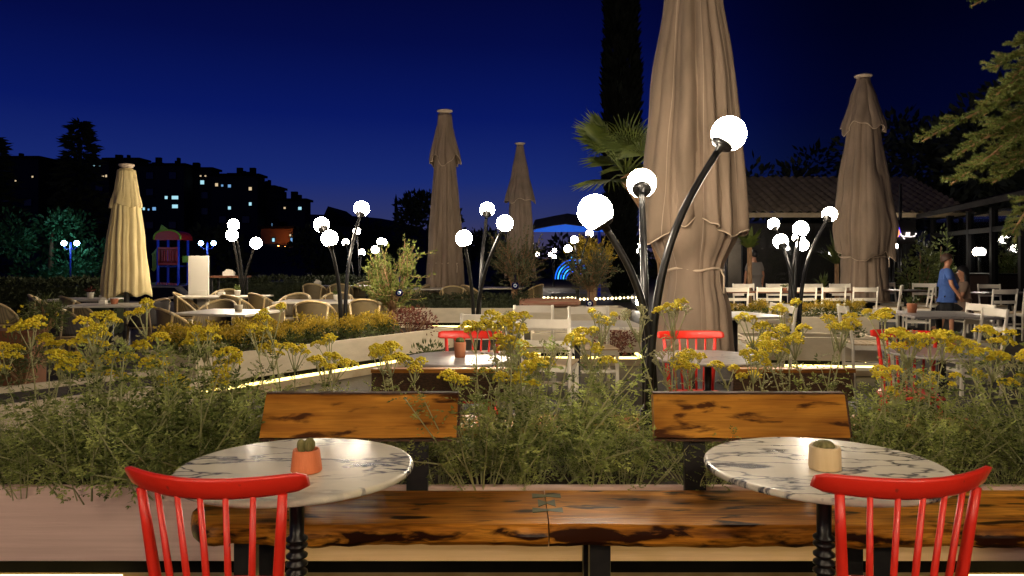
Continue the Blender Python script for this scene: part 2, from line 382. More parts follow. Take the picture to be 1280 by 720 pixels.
# ------------------------------------------------------------------ ground
def sheet(name, x0, x1, y0, y1, z0, z1, mat):
    m = MB(); m.box(((x0 + x1) / 2, (y0 + y1) / 2, (z0 + z1) / 2), (x1 - x0, y1 - y0, z1 - z0))
    return tag(m.build(name, mat, smooth=False), None, None, kind='structure')
tag(MB().add([(-900, -300, -.78), (900, -300, -.78), (900, 1500, -.78), (-900, 1500, -.78)], [(0, 1, 2, 3)]).build('ground', 'street'), None, None, kind='structure')
sheet('terrace', -16, 30, -7, 19.3, -.9, 0, 'ground')
sheet('terrace_lawn', 1.2, 34, 19.3, 62, -.9, -.02, 'ground')
def hill_h(x, y): return -.75 + max(0, (y - 75)) * .10 * (1 / (1 + math.exp((x + 18) / 9))) + 1.2 * noise.noise(V((x * .03, y * .03, 0)))
hm = MB(); hm.grid(lambda i, j: (-170 + i * 6, 70 + j * 6, hill_h(-170 + i * 6, 70 + j * 6)), 36, 26)
tag(hm.build('hill', 'hill'), None, None, kind='structure')

# ------------------------------------------------------------------ planters
def planter(label, poly, near=False, h=.44, lz=.098, zb=.17, led=True, ledmat='led', ledspan=None, group='white planters with light strips'):
    cx = sum(p[0] for p in poly) / len(poly); cy = sum(p[1] for p in poly) / len(poly)
    t = thing('planter_box', label, 'planter', (cx, cy, 0), group)
    def inset(d):
        out = []
        n = len(poly)
        a = sum(poly[i][0] * poly[(i + 1) % n][1] - poly[(i + 1) % n][0] * poly[i][1] for i in range(n))
        P = poly if a > 0 else poly[::-1]
        for i in range(n):
            p0, p1, p2 = V((*P[i - 1], 0)), V((*P[i], 0)), V((*P[(i + 1) % n], 0))
            e1 = (p1 - p0).normalized(); e2 = (p2 - p1).normalized()
            n1 = V((-e1.y, e1.x, 0)); n2 = V((-e2.y, e2.x, 0))
            b = (n1 + n2); b = b / max(.3, b.dot(n1)); out.append((p1.x + b.x * d, p1.y + b.y * d))
        return out
    m = MB(); P0 = inset(0); P1 = inset(.035); n = len(P0)
    vs = [(p[0], p[1], zb) for p in P0] + [(p[0], p[1], h) for p in P0] + [(p[0], p[1], h) for p in P1] + [(p[0], p[1], .19) for p in P1]
    fs = [tuple(reversed(range(n))), tuple(range(3 * n, 4 * n))]
    for i in range(n):
        k = (i + 1) % n
        fs += [(i, k, n + k, n + i), (n + i, n + k, 2 * n + k, 2 * n + i), (2 * n + i, 2 * n + k, 3 * n + k, 3 * n + i)]
    m.add(vs, fs).build('planter_wall', 'planter_near' if near else 'planter', t, smooth=False, bevel=.004)
    g = MB(); P2 = inset(.045)
    g.prism(P2, .2, h - .045); g.build('soil', 'soil', t, smooth=False)
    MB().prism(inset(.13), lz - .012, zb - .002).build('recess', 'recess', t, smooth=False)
    MB().prism(inset(.012), 0, lz - .012).build('plinth', 'base', t, smooth=False)
    if led:
        P3 = inset(.05); l = MB()
        for i in range(n):
            a, b = V((*P3[i], lz)), V((*P3[(i + 1) % n], lz))
            if ledspan:
                if i != ledspan[0]: continue
                for s0, s1 in ledspan[1]: MB().bar(a.lerp(b, s0), a.lerp(b, s1), .022, .018).build('led_strip', ledmat, t, smooth=False)
            else: l.bar(a, b, .022, .03)
        if not ledspan: l.build('led_strip', ledmat, t, smooth=False)
    return t

front = planter('long white planter full of silvery yarrow behind the wooden bench', [(-2.75, 3.085), (3.4, 3.085), (3.4, 3.88), (-2.75, 3.88)], near=True, lz=.05, zb=.137, ledspan=(0, ((0, .18), (.752, 1))))
planter('white planter slanting away behind the grey bush at the left edge', [(-3.7, 4.25), (-2.35, 5.75), (-2.95, 6.3), (-4.3, 4.8)])
diag = planter('white planter slanting back from left to the bright olive tree, edged by a light strip', [(-2.94, 7.07), (-.78, 10.16), (-1.5, 10.66), (-3.66, 7.57)])
planter('long white planter below the hedge and the two grey olive trees', [(-2.3, 14.0), (2.1, 14.0), (2.1, 14.75), (-2.3, 14.75)])
planter('pale planter with yellow shrubs in front of the far row of white chairs', [(3.2, 11.9), (5.75, 11.9), (5.75, 12.65), (3.2, 12.65)])
planter('white planter holding the right lamp and one round yellow shrub', [(2.72, 8.95), (4.25, 8.75), (4.3, 9.35), (2.77, 9.5)])
planter('white planter with a light strip behind the four white chairs and their table', [(.25, 9.6), (1.7, 9.6), (1.7, 10.2), (.25, 10.2)], h=.42)
b = MB(); b.box((-4.62, 6.6, .36), (1.0, .26, .72)); b.box((-4.62, 6.6, .735), (1.04, .3, .03))
tag(b.build('wooden_planter', 'corten', smooth=False, bevel=.006), 'brown wooden planter with a flat rim at the left edge below the hedge', 'planter')

# ------------------------------------------------------------------ the wooden bench in front
def slab(x0, x1, y0, y1, z0, z1, seed, endl=0, endr=0):
    m = MB(); n = max(12, int((x1 - x0) / .03)); ring = 12
    def P(i, j):
        u = i / (n - 1); x = x0 + (x1 - x0) * u
        w = .022 * noise.noise(V((x * 2.1, seed, 0))) + .010 * noise.noise(V((x * 8, seed, 3)))
        f = y0 + w
        if endl and u < .12: f += (1 - u / .12) ** 2.2 * endl
        if endr and u > .9: f += ((u - .9) / .1) ** 2 * endr
        und = .011 * noise.noise(V((x * 5, seed, 9))) + .007 * noise.noise(V((x * 17, seed, 5)))
        pr = [(y1, z1), (y1 - .1, z1), (f + .12, z1), (f + .03, z1 - .001), (f + .012, z1 - .003), (f + .002, z1 - .012), (f - .004 + und * 1.4, (z0 + z1) / 2),
              (f + und, z0 + .02 + und), (f + .015, z0 + .004 + und), (f + .06, z0), (y1 - .05, z0), (y1, z0)][j % ring]
        xx = x
        if i == 0: xx = x + (.03 if endl else .0)
        return (xx, pr[0], pr[1])
    o = len(m.v)
    for i in range(n):
        for j in range(ring): m.v.append(P(i, j))
    for i in range(n - 1):
        for j in range(ring):
            j2 = (j + 1) % ring
            m.f.append((o + i * ring + j, o + i * ring + j2, o + (i + 1) * ring + j2, o + (i + 1) * ring + j))
    m.f.append(tuple(range(ring))); m.f.append(tuple(reversed(range((n - 1) * ring, n * ring))))
    return m
XJ = gx(684, 2.75)
bench = thing('wooden_bench', 'long live edge wooden bench with two plank backrests in front of the yarrow planter', 'bench', (.4, 2.8, 0))
sl = slab(-1.19, XJ - .002, 2.62, 3.0, .368, .45, 1.0, endl=.2).build('seat_slab', 'slab_l', bench)
sr = slab(XJ + .002, 2.9, 2.612, 3.0, .366, .451, 5.0).build('seat_slab', 'slab_r', bench)
for o in (sl, sr):
    e = o.modifiers.new('e', 'EDGE_SPLIT'); e.split_angle = rad(24)
def bow(cx, cy, hx, hy, waist):
    p = [(cx - hx, cy - hy), (cx, cy - hy * waist), (cx + hx, cy - hy), (cx + hx, cy + hy), (cx, cy + hy * waist), (cx - hx, cy + hy)]
    return MB().add([(a, b_, .4525) for a, b_ in p] + [(a, b_, .44) for a, b_ in p],
                    [(0, 1, 4, 5), (1, 2, 3, 4)] + [(i, (i + 1) % 6, 6 + (i + 1) % 6, 6 + i)[::-1] for i in range(6)])
for cy, hx, hy, w in ((2.93, .055, .026, .45), (2.845, .032, .042, .2), (2.765, .055, .026, .4)):
    bow(gx(684, 2.8) if cy < 2.9 else gx(683, 2.93), cy, hx, hy, w).build('butterfly_inlay', 'inlay', sl, smooth=False)
for x in (-.95, gx(748, 2.75), 1.32, 2.5):
    l = MB(); l.box((x, 2.72, .18), (.075, .05, .36)); l.box((x, 2.96, .18), (.075, .05, .36)); l.box((x, 2.84, .345), (.07, .2, .035)); l.box((x, 2.84, .02), (.07, .2, .03))
    l.build('leg', 'black', bench, smooth=False, bevel=.003)
MB().bar((-1.0, 2.99, .05), (1.95, 2.99, .05), .03, .06).build('rail', 'black', bench, smooth=False)
def backrest(x0, x1, mat, seed, tx0, tx1):
    bk = MB(); n = 40; ring = 6
    for i in range(n):
        u = i / (n - 1)
        for (yy, zz, s) in ((3.02, .654, 0), (3.115, .805, 1), (3.135, .812, 1), (3.165, .797, 1), (3.07, .646, 0), (3.05, .642, 0)):
            a = (x0, tx0)[s]; b_ = (x1, tx1)[s]; x = a + (b_ - a) * u
            q = .004 * noise.noise(V((x * 9, seed, zz * 4)))
            bk.v.append((x, yy, zz + q))
    for i in range(n - 1):
        for j in range(ring):
            j2 = (j + 1) % ring
            bk.f.append((i * ring + j, i * ring + j2, (i + 1) * ring + j2, (i + 1) * ring + j)[::-1])
    bk.f.append(tuple(range(ring))); bk.f.append(tuple(reversed(range((n - 1) * ring, n * ring))))
    o = bk.build('backrest', mat, bench, smooth=False)
    e = MB(); e.bar((tx0, 3.141, .811), (tx1, 3.141, .811), .036, .008); e.bar((x1 + .004, 3.045, .648), (tx1 + .004, 3.14, .803), .012, .034, up=(0, 1, .6))
    e.bar((x0, 3.042, .642), (x1, 3.042, .642), .036, .009)
    e.build('burnt_edge_and_shade', 'barkedge_and_shade', o, smooth=False)
backrest(gx(327, 3.05), gx(571, 3.05), 'backwood', 1, gx(334, 3.13), gx(573, 3.13))
backrest(gx(817, 3.05), gx(1059, 3.05), 'backwood2', 4, gx(816, 3.13), gx(1054, 3.13))
for px in (868, 1030, 372, 522):
    x = gx(px, 3.07)
    MB().bar((x, 3.05, .3), (x, 3.085, .655), .085, .03, up=(0, 1, 0)).build('backrest_post', 'black', bench, smooth=False)

MB().bar((-1.1, 2.985, .092), (1.9, 2.985, .092), .02, .012).build('under_light', 'led', bench, smooth=False)
# second bench, back to back with the planter
bench2 = thing('wooden_bench', 'second wooden bench seen from behind, its plank backrests rising beyond the yarrow', 'bench', (.4, 4.2, 0))
slab(-1.3, 2.6, 4.1, 4.45, .375, .45, 9).build('seat_slab', 'bench2', bench2)
for a, b_ in ((465, 645), (915, 1066)):
    m = MB(); x0, x1 = gx(a, 3.98), gx(b_, 3.98)
    m.bar((x0, 3.985, .695), (x1, 3.985, .695), .05, .15).build('backrest', 'barkedge_and_shade', bench2, smooth=False, bevel=.006)  # dark brown puts the shade of the rear face into the colour
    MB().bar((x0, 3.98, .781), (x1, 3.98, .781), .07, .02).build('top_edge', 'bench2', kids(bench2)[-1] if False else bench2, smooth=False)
    MB().bar(((x0 + x1) / 2, 3.98, .36), ((x0 + x1) / 2, 3.98, .63), .07, .03, up=(0, 1, 0)).build('backrest_post', 'black', bench2, smooth=False)
for x in (-.9, .4, 1.7):
    MB().box((x, 4.27, .187), (.07, .22, .37)).build('leg', 'black', bench2, smooth=False)

# ------------------------------------------------------------------ round marble tables
def round_table(label, x, y, r, mat, group=None, rot=0):
    t = thing('round_table', label, 'table', (x, y, 0), group)
    MB().lathe([(r - .008, .731), (r - .002, .733), (r, .739), (r - .001, .745), (r - .006, .7493), (r - .014, .75)], (x, y, 0), 72).build('tabletop', mat, t)
    prof = [(.15, 0), (.15, .012), (.09, .03), (.045, .06), (.026, .1), (.024, .2)]
    for z in (.42, .445, .47, .5, .52): prof += [(.022, z), (.032, z + .006), (.032, z + .012), (.021, z + .02)]
    prof += [(.022, .60), (.022, .695), (.06, .715), (.09, .7305)]
    MB().lathe(prof, (x, y, 0), 24).build('pedestal', 'blackgloss', t)
    return t
round_table('round marble table with soft grey veins and the orange cactus pot, at the left', gx(371, 2.274), 2.274, .347, 'marble_l')
round_table('round marble table with dark blue veins and the cream cactus pot, at the right', gx(1030, 2.285), 2.285, .351, 'marble_r')
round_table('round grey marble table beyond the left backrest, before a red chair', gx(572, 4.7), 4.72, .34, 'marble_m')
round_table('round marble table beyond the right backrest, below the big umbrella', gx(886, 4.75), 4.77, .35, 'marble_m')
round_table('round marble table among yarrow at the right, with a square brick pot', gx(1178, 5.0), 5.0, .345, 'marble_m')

def pot(name, label, p, prof, mat, seg=24, group=None):
    t = thing(name, label, 'plant pot', p, group)
    MB().lathe(prof, p, seg).build('pot', mat, t)
    MB().lathe([(prof[-1][0] * .9, prof[-1][1] - .004), (prof[-1][0] * .5, prof[-1][1] - .002)], p, seg).build('soil', 'soil', t)
    return t
def ribbed(m, c, rx, rz, tilt=(0, 0), n=12):
    q = Matrix.Rotation(tilt[0], 3, 'Y') @ Matrix.Rotation(tilt[1], 3, 'X')
    def P(i, j):
        a = 2 * PI * i / 48; t = -PI / 2 + PI * j / 12
        r = rx * math.cos(t) * (1 + .09 * math.cos(n * a)); return V(c) + q @ V((r * math.cos(a), r * math.sin(a), rz * math.sin(t)))
    return m.grid(P, 48, 13, wrap=True)
p1 = at(383, 581, 2.2); p1.z = .752
t = pot('cactus_pot', 'small orange tapered pot with two little cacti on the left marble table', p1, [(.042, 0), (.0445, .004), (.043, .02), (.0385, .058), (.037, .064), (.033, .064), (.032, .055)], 'terracotta')
for k, (dx, dz, r, tl) in enumerate(((-.014, .072, .0125, -.15), (.009, .076, .0155, .1))):
    c = MB(); ribbed(c, (p1.x + dx, p1.y, p1.z + dz), r, .021, (tl, 0)); c.build('cactus', 'cactus', t)
p2 = at(1031, 577, 2.23); p2.z = .752
t = pot('cactus_pot', 'small cream octagonal pot with one round cactus on the right marble table', p2, [(.046, 0), (.047, .004), (.0455, .062), (.044, .066), (.036, .066), (.035, .058)], 'creampot', 10)
c = MB(); ribbed(c, (p2.x - .002, p2.y, p2.z + .066), .028, .017); c.build('cactus', 'cactus', t)
for px, py, y, lab, mat, hh in ((575, 447, 4.72, 'brick coloured wooden pot with a green cactus on the grey marble table', 'brick_pot', .095),
                     (1191, 437, 5.05, 'square brick pot on the round marble table at the right', 'brick_pot', .075)):
    p = at(px, py, y); p.z = .752
    t = pot('cactus_pot', lab, p, [(.032, 0), (.038, hh - .01), (.038, hh), (.032, hh), (.031, hh - .012)], mat, 16)
    c = MB(); ribbed(c, (p.x, p.y, p.z + hh + .008), .026, .02); c.build('cactus', 'shrub_green', t)

# ------------------------------------------------------------------ red spindle chair (sitter looks along +y)
def red_chair():
    t = thing('spindle_chair', 'red spindle back wooden chair', 'chair')
    m = MB(); n = 25; ring = 10
    for i in range(n):
        u = -1 + 2 * i / (n - 1); x = .232 * u; y = -.222 + .08 * u * u; z = .833 + .006 * u * u
        k = 1 - .15 * abs(u) ** 4; e = 1 - max(0, abs(u) - .95) / .05 * .28
        hh, th = .0275 * k * e, .0125 * e
        for j in range(ring):
            a = 2 * PI * j / ring; ca, sa = math.cos(a), math.sin(a)
            m.v.append((x, y + th * math.copysign(abs(ca) ** .6, ca) - .012 * sa, z + hh * math.copysign(abs(sa) ** .7, sa)))
    for i in range(n - 1):
        for j in range(ring):
            j2 = (j + 1) % ring; m.f.append((i * ring + j, i * ring + j2, (i + 1) * ring + j2, (i + 1) * ring + j))
    m.f.append(tuple(reversed(range(ring)))); m.f.append(tuple((n - 1) * ring + j for j in range(ring)))
    m.build('crest_rail', 'red', t)
    def top(u): return V((.232 * u, -.222 + .08 * u * u + .006, .812))
    def bot(u): return V((.145 * u / .85, -.165 + .035 * (u / .85) ** 2, .445))
    for s in (-1, 1):
        a, b_ = bot(.85 * s), top(.78 * s)
        MB().tube([a, a.lerp(b_, .3), a.lerp(b_, .7), b_], [.0115, .0148, .013, .0115], 12).build('stile', 'red', t)
    for u in (-.52, -.26, 0, .26, .52):
        a, b_ = bot(u * 1.05), top(u)
        MB().tube([a, a.lerp(b_, .35), b_], [.0065, .0088, .0068], 10).build('spindle', 'red', t)
    s = MB(); ns = 28
    def out(i, k):
        a = 2 * PI * i / ns; ca, sa = math.cos(a), math.sin(a)
        return (.205 * math.copysign(abs(ca) ** .6, ca) * (1 - .06 * (sa < 0)) * k, .0 + .195 * math.copysign(abs(sa) ** .6, sa) * k)
    lv = [(.93, .428), (1, .436), (1, .452), (.96, .46), (.6, .452), (.02, .45)]
    for k, z in lv:
        for i in range(ns): s.v.append((*out(i, k), z))
    for q in range(len(lv) - 1):
        for i in range(ns):
            i2 = (i + 1) % ns; s.f.append((q * ns + i, q * ns + i2, (q + 1) * ns + i2, (q + 1) * ns + i))
    s.f.append(tuple(reversed(range(ns)))); s.f.append(tuple((len(lv) - 1) * ns + i for i in range(ns)))
    s.build('seat', 'red', t)
    for sx in (-1, 1):
        for sy in (-1, 1):
            a, b_ = V((.2 * sx, .185 * sy - .01, 0)), V((.15 * sx, .13 * sy, .43))
            MB().tube([a, a.lerp(b_, .5), b_], [.011, .018, .014], 10).build('leg', 'red', t)
        MB().tube([(.18 * sx, -.14, .2), (.18 * sx, .14, .2)], [.01, .01], 8).build('stretcher', 'red', t)
    MB().tube([(-.18, 0, .2), (.18, 0, .2)], [.01, .01], 8).build('stretcher', 'red', t)
    return t
rc = red_chair(); GR = 'red spindle chairs at the marble tables'
place(rc, (gx(272, 1.8), 1.985, 0), rad(-8), 'red spindle chair with its back to us before the left marble table', GR)
place(rc, (gx(1128, 1.8), 1.985, 0), rad(9), 'red spindle chair with its back to us before the right marble table', GR)
place(rc, (gx(588, 5.25), 5.08, 0), rad(176), 'red spindle chair facing us beyond the grey marble table, left of the lamp post', GR)
place(rc, (gx(866, 5.2), 5.08, 0), rad(184), 'red spindle chair facing us in front of the big umbrella', GR)
place(rc, (gx(1128, 5.25), 5.15, 0), rad(160), 'red spindle chair half hidden by yarrow at the right', GR)

# ------------------------------------------------------------------ white slat back chair
def white_chair():
    t = thing('slat_back_chair', 'white wooden chair', 'chair')
    for s in (-1, 1):
        MB().tube([(.2 * s, -.19, 0), (.2 * s, -.2, .44), (.205 * s, -.255, .86)], [.017, .018, .016], 8).build('stile', 'white', t)
        MB().bar((.2 * s, .19, 0), (.2 * s, .18, .43), .034, .03).build('leg', 'white', t, smooth=False, bevel=.003)
        MB().bar((.2 * s, -.19, .2), (.2 * s, .19, .2), .02, .03).build('stretcher', 'white', t, smooth=False)
    MB().bar((-.2, .185, .24), (.2, .185, .24), .02, .03).build('stretcher', 'white', t, smooth=False)
    for z, hh, yy in ((.815, .075, -.248), (.645, .05, -.228)):
        m = MB(); n = 11
        for i in range(n):
            u = -1 + 2 * i / (n - 1); y = yy - .03 * (1 - u * u)
            for a, b_ in ((-.009, -hh / 2), (.009, -hh / 2), (.009, hh / 2), (-.009, hh / 2)): m.v.append((.2 * u, y + a - b_ * .13, z + b_))
        for i in range(n - 1):
            for j in range(4): m.f.append((i * 4 + j, i * 4 + (j + 1) % 4, i * 4 + 4 + (j + 1) % 4, i * 4 + 4 + j))
        m.f.append((3, 2, 1, 0)); m.f.append(tuple((n - 1) * 4 + j for j in range(4)))
        m.build('back_slat', 'white', t, smooth=False)
    m = MB(); m.box((0, .2, .425), (.4, .02, .05)); m.box((0, -.19, .425), (.37, .02, .05)); m.box((-.195, 0, .425), (.02, .37, .05)); m.box((.195, 0, .425), (.02, .37, .05))
    m.build('seat_frame', 'white', t, smooth=False)
    m = MB()
    for k in range(6): m.box((0, -.165 + k * .07, .457), (.43, .062, .014))
    m.build('seat', 'seatwood', t, smooth=False)
    return t
wc = white_chair(); GW = 'white slat back chairs'
for px, y, rz, lab in (
    (602, 7.0, 6, 'white slat back chair turned away, directly behind the red chair at the grey table'),
    (690, 6.45, -14, 'nearest white slat back chair, its wooden seat turned right, behind the big yarrow cluster'),
    (667, 8.15, 180, 'white slat back chair facing us at the table far side, left end'),
    (739, 7.95, 186, 'white slat back chair facing us at the table far side, right end')):
    place(wc, (gx(px, y), y + (.2 if abs(rz) < 90 else -.22), 0), rad(rz), lab, GW)
place(wc, (gx(932, 8.95), 8.5, 0), rad(97), 'white slat back chair seen edge on just right of the big umbrella', GW)
place(wc, (gx(952, 8.2), 8.05, 0), rad(84), 'second white chair seen edge on, right behind the one beside the big umbrella', GW)
place(wc, (gx(1082, 8.2), 8.15, 0), rad(-100), 'white slat back chair seen edge on left of the square table with the brick pot', GW)
place(wc, (gx(1197, 8.45), 8.4, 0), rad(98), 'white slat back chair seen edge on right of the square table, the farther of two', GW)
place(wc, (gx(1212, 7.7), 7.7, 0), rad(88), 'white slat back chair seen edge on right of the square table, the nearer of two', GW)
for i, px in enumerate((919, 961, 1004, 1040, 1081)):
    place(wc, (gx(px, 13.2), 13.4, 0), rad((2, -3, 1, 4, -2)[i]), 'white chair turned away behind the yellow shrubs, ' +
          ('leftmost of its row', 'second of its row', 'just right of the lamp posts', 'second from the right end', 'at the right end of its row')[i], GW)
for i, px in enumerate((931, 972, 1016, 1052)):
    place(wc, (gx(px, 14.9), 14.7, 0), rad(180 + (3, -2, 0, 2)[i]), 'white chair facing us beyond the long table, ' +
          ('near its left end', 'left of the lamp posts', 'right of the lamp posts', 'in front of the tall brown umbrella')[i], GW)
for px, y, rz, lab in (
    (1108, 14.2, 60, 'angled white chair at the dark table, the nearest to the tall brown umbrella'),
    (1121, 15.4, 200, 'farther white slat back chair at the dark table right of the brown umbrella'),
    (1145, 13.9, 70, 'white chair right of the dark table, left of the person in blue'),
    (1158, 15.0, 160, 'white slat back chair behind the dark table, just left of the person in blue'),
    (1212, 14.0, 190, 'white slat back chair behind the seated woman beside the person in blue'),
    (1243, 12.6, 4, 'white slat back chair turned away, right of the person in blue'),
    (1282, 12.7, 3, 'white slat back chair cut by the right edge of the picture'),
    (1246, 14.4, 178, 'white slat back chair facing us behind the dark table at the far right')):
    place(wc, (gx(px, y), y, 0), rad(rz), lab, GW)

# ------------------------------------------------------------------ square tables
def square_table(label, x, y, sx, sy, rz=0, h=.75, top='topwhite', leg='black', name='cafe_table', legs=None, group=None):
    t = thing(name, label, 'table', (0, 0, 0), group)
    MB().box((0, 0, h - .0125), (sx, sy, .025)).build('tabletop', top, t, smooth=False, bevel=.004)
    MB().box((0, 0, h - .035), (sx * .45, sy * .45, .018)).build('support', leg, t, smooth=False)
    n = 2 if sx > 1.3 else 1
    for k in range(n):
        x0 = 0 if n == 1 else (-1 + 2 * k) * sx * .3
        MB().lathe([(.2, 0), (.2, .012), (.05, .03), (.03, .06), (.03, h - .045)], (x0, 0, 0), 16).build('pedestal', leg, t)
    t.location = (x, y, 0); t.rotation_euler = (0, 0, rad(rz)); return t
square_table('white table between the four white chairs left of the lamp poles', gx(722, 7.1), 7.12, 1.15, .75, 3)
square_table('pale table corner showing right of the big umbrella', gx(897, 9.0), 8.3, .8, .8, 20)
square_table('square dark marble table with a brick pot in front of the person in blue', 4.72, 8.4, .82, .95, -9, top='marble_m')
square_table('long brown table between the two rows of white chairs', gx(985, 14.05), 14.05, 2.6, .5, 0, top='corten')
square_table('dark table at the far right among white chairs', gx(1262, 13.5), 13.5, 1.3, .6, 0, top='counter')
square_table('dark table right of the brown umbrella, ringed by white chairs', gx(1132, 14.6), 14.6, .75, .6, 0, top='counter')
G3 = 'marble cafe tables among the rattan chairs'
square_table('white cafe table closest to the cream umbrella, with napkin box and red pot', gx(139, 10.1), 10.1, .95, .7, 8, top='topwhite', group=G3)
square_table('white cafe table behind the one by the cream umbrella, along the hedge', gx(106, 11.5), 11.5, .85, .7, 2, top='topwhite', group=G3)
square_table('large white cafe table with a grey cactus pot, right of the cream umbrella', gx(286, 8.75), 8.75, .95, .8, -14, top='topwhite', group=G3)
square_table('long white cafe table beside the white menu board', gx(278, 12.3), 12.3, 1.45, .7, 2, top='topwhite', group=G3)
square_table('white cafe table behind the lamp stems, with a small white flower pot', gx(402, 10.9), 10.9, 1.2, .7, -3, top='topwhite', group=G3)
square_table('dim cafe table far back with a folded napkin, before the dark hedge', gx(433, 16.8), 16.8, 1.5, .7, 0, top='counter', group=G3)
square_table('dim cafe table under the middle brown umbrella', gx(532, 15.3), 15.4, 1.4, .7, 0, top='topwhite', group=G3)
square_table('dim cafe table left of the grey olive tree', gx(628, 15.7), 15.8, .9, .7, 0, top='topwhite', group=G3)
t = thing('bar_table', 'tall thin legged table with a brown plank top by the white menu board', 'table', (gx(287, 13.6), 13.6, 0))
c0 = (gx(287, 13.6), 13.6)
MB().box((c0[0], c0[1], 1.03), (.64, .4, .03)).build('tabletop', 'corten', t, smooth=False)
for sx in (-1, 1):
    for sy in (-1, 1): MB().bar((c0[0] + .26 * sx, c0[1] + .15 * sy, 0), (c0[0] + .26 * sx, c0[1] + .15 * sy, 1.015), .03, .03).build('leg', 'black', t, smooth=False)

# ------------------------------------------------------------------ rattan chair
def rattan_chair(weave, bam):
    t = thing('rattan_chair', 'rattan chair', 'chair')
    def arch(u, k=1):
        a = u * rad(118); r = .27
        return V((r * math.sin(a) * k, (-r * math.cos(a) + .02) * k, .47 + .345 * max(0, math.cos(u * PI / 2)) ** .75))
    pts = [arch(-1 + 2 * i / 28) for i in range(29)]
    MB().tube(pts, .015, 8).build('frame', bam, t)
    n, k = 29, 9
    def P(i, j):
        u = -1 + 2 * i / (n - 1); p = arch(u); f = j / (k - 1)
        q = V((p.x * .9, p.y * .9 + .0, .45)); w = q.lerp(p, f); bul = .02 * math.sin(f * PI)
        d = V((p.x, p.y, 0)).normalized(); return w - d * .004 - d * bul * 0
    MB().grid(P, n, k).build('back_panel', weave, t, thick=.008)
    MB().lathe([(.225, .425), (.235, .435), (.235, .45), (.22, .46), (.01, .462)], (0, .0, 0), 28).build('seat', weave, t)
    MB().tube([(.237 * math.cos(2 * PI * i / 24), .237 * math.sin(2 * PI * i / 24), .437) for i in range(24)], .014, 8, closed=True).build('seat_ring', bam, t)
    for sx in (-1, 1):
        MB().tube([(.2 * sx, .2, 0), (.19 * sx, .16, .43), arch(.97 * sx)], .0145, 8).build('leg', bam, t)
        MB().tube([(.2 * sx, -.22, 0), (.165 * sx, -.17, .43), arch(.42 * sx) * 1.0], .0145, 8).build('leg', bam, t)
        MB().tube([(.19 * sx, .17, .18), (.185 * sx, -.19, .18)], .01, 8).build('brace', bam, t)
        for u in (.42, .93):
            a, b_ = arch(u * sx - .05), arch(u * sx + .05); MB().tube([a, arch(u * sx), b_], .0185, 8).build('cane_wrap', 'wrap', t)
    return t
ra = rattan_chair('weave', 'bamboo'); GA = 'rattan chairs on the left terrace'
rd = rattan_chair('weave_dark', 'bamboo_dark')
for px, y, rz, lab in (
    (393, 9.9, 4, 'rattan chair turned away from us in the middle, left of the lamp stems'),
    (461, 10.3, -8, 'rattan chair turned away from us just right of the lamp stems'),
    (298, 11.4, -28, 'rattan chair turned half right at the long table, left one of a pair'),
    (332, 11.9, -38, 'rattan chair turned half right at the long table, right one of a pair'),
    (330, 9.3, 78, 'rattan chair seen side on at the right of the cactus pot table'),
    (366, 11.6, 170, 'rattan chair facing us behind the table left of the lamp stems'),
    (421, 11.9, 186, 'rattan chair facing us behind the lamp stems and the white flower pot'),
    (278, 13.2, 175, 'rattan chair facing us behind the long table, right of the menu board'),
    (238, 12.0, -75, 'rattan chair in front of the white menu board, facing right'),
    (226, 8.5, -48, 'rattan chair low at the left end of the table with the cactus pot'),
    (60, 11.4, -60, 'rattan chair facing right at the left table, before the hedge'),
    (100, 11.0, -40, 'rattan chair between the two tables left of the cream umbrella'),
    (-4, 10.6, -20, 'rattan chair cut by the left edge of the picture'),
    (394, 16.4, -6, 'dim rattan chair far back, left of the folded napkin'),
    (425, 16.3, 10, 'dim rattan chair far back behind the lamp stems'),
    (454, 17.3, 170, 'dim rattan chair facing us far back, right of the lamp stems'),
    (522, 15.4, 70, 'dim rattan chair seen from the side right beside the bright olive tree'),
    (567, 15.1, 0, 'dim rattan chair turned away from us under the middle brown umbrella'),
    (541, 16.5, 180, 'dim rattan chair facing us at the foot of the middle brown umbrella'),
    (592, 15.5, -55, 'dim rattan chair turned half right just left of the slim lamp pole'),
    (664, 15.9, 60, 'dim rattan chair right of the grey olive tree trunk'),
    (318, 8.1, 170, 'rattan chair facing us behind the yellow shrubs, below the table with the cactus pot')):
    if px == 318: y = 9.75; px = 268
    place(ra, (gx(px, y), y, 0), rad(rz), lab, GA)
place(rd, (gx(86, 9.1), 9.1, 0), rad(-35), 'black rattan chair with its back to us at the left table', GA)
place(rd, (gx(186, 10.3), 10.3, 0), rad(75), 'black rattan chair right of the table by the cream umbrella', GA)

# small things on the tables
def small_pot(label, px, py, y, z, mat, leaf=None, r=.045, h=.075):
    p = at(px, py, y); p.z = z + .002
    t = pot('plant_pot', label, p, [(r * .8, 0), (r, h * .9), (r, h), (r * .85, h), (r * .8, h * .8)], mat, 14)
    if leaf:
        m = MB()
        for _ in range(46):
            d = rv(); d.z = abs(d.z) + .35; m.leaf(p + V((0, 0, h)) + d * R.uniform(.0, .05), d, R.uniform(.03, .06), .022)
        m.build('leaves', leaf, t, smooth=False)
small_pot('white pot with a dry plant on the back table left of the cream umbrella', 113, 373, 11.5, .75, 'board', 'burgundy', .05, .09)
small_pot('white pot with a green plant on the long table beside the menu board', 297, 369, 12.3, .75, 'board', 'palm', .05, .09)
small_pot('grey cactus pot on the white table right of the cream umbrella', 298, 388, 8.75, .75, 'concrete', None, .05, .075)
small_pot('white flower pot with green leaves behind the lamp stems', 421, 376, 10.9, .75, 'board', 'palm', .05, .085)
small_pot('red brown pot beside the napkin box by the cream umbrella', 143, 379, 10.15, .75, 'brick_pot', None, .05, .07)
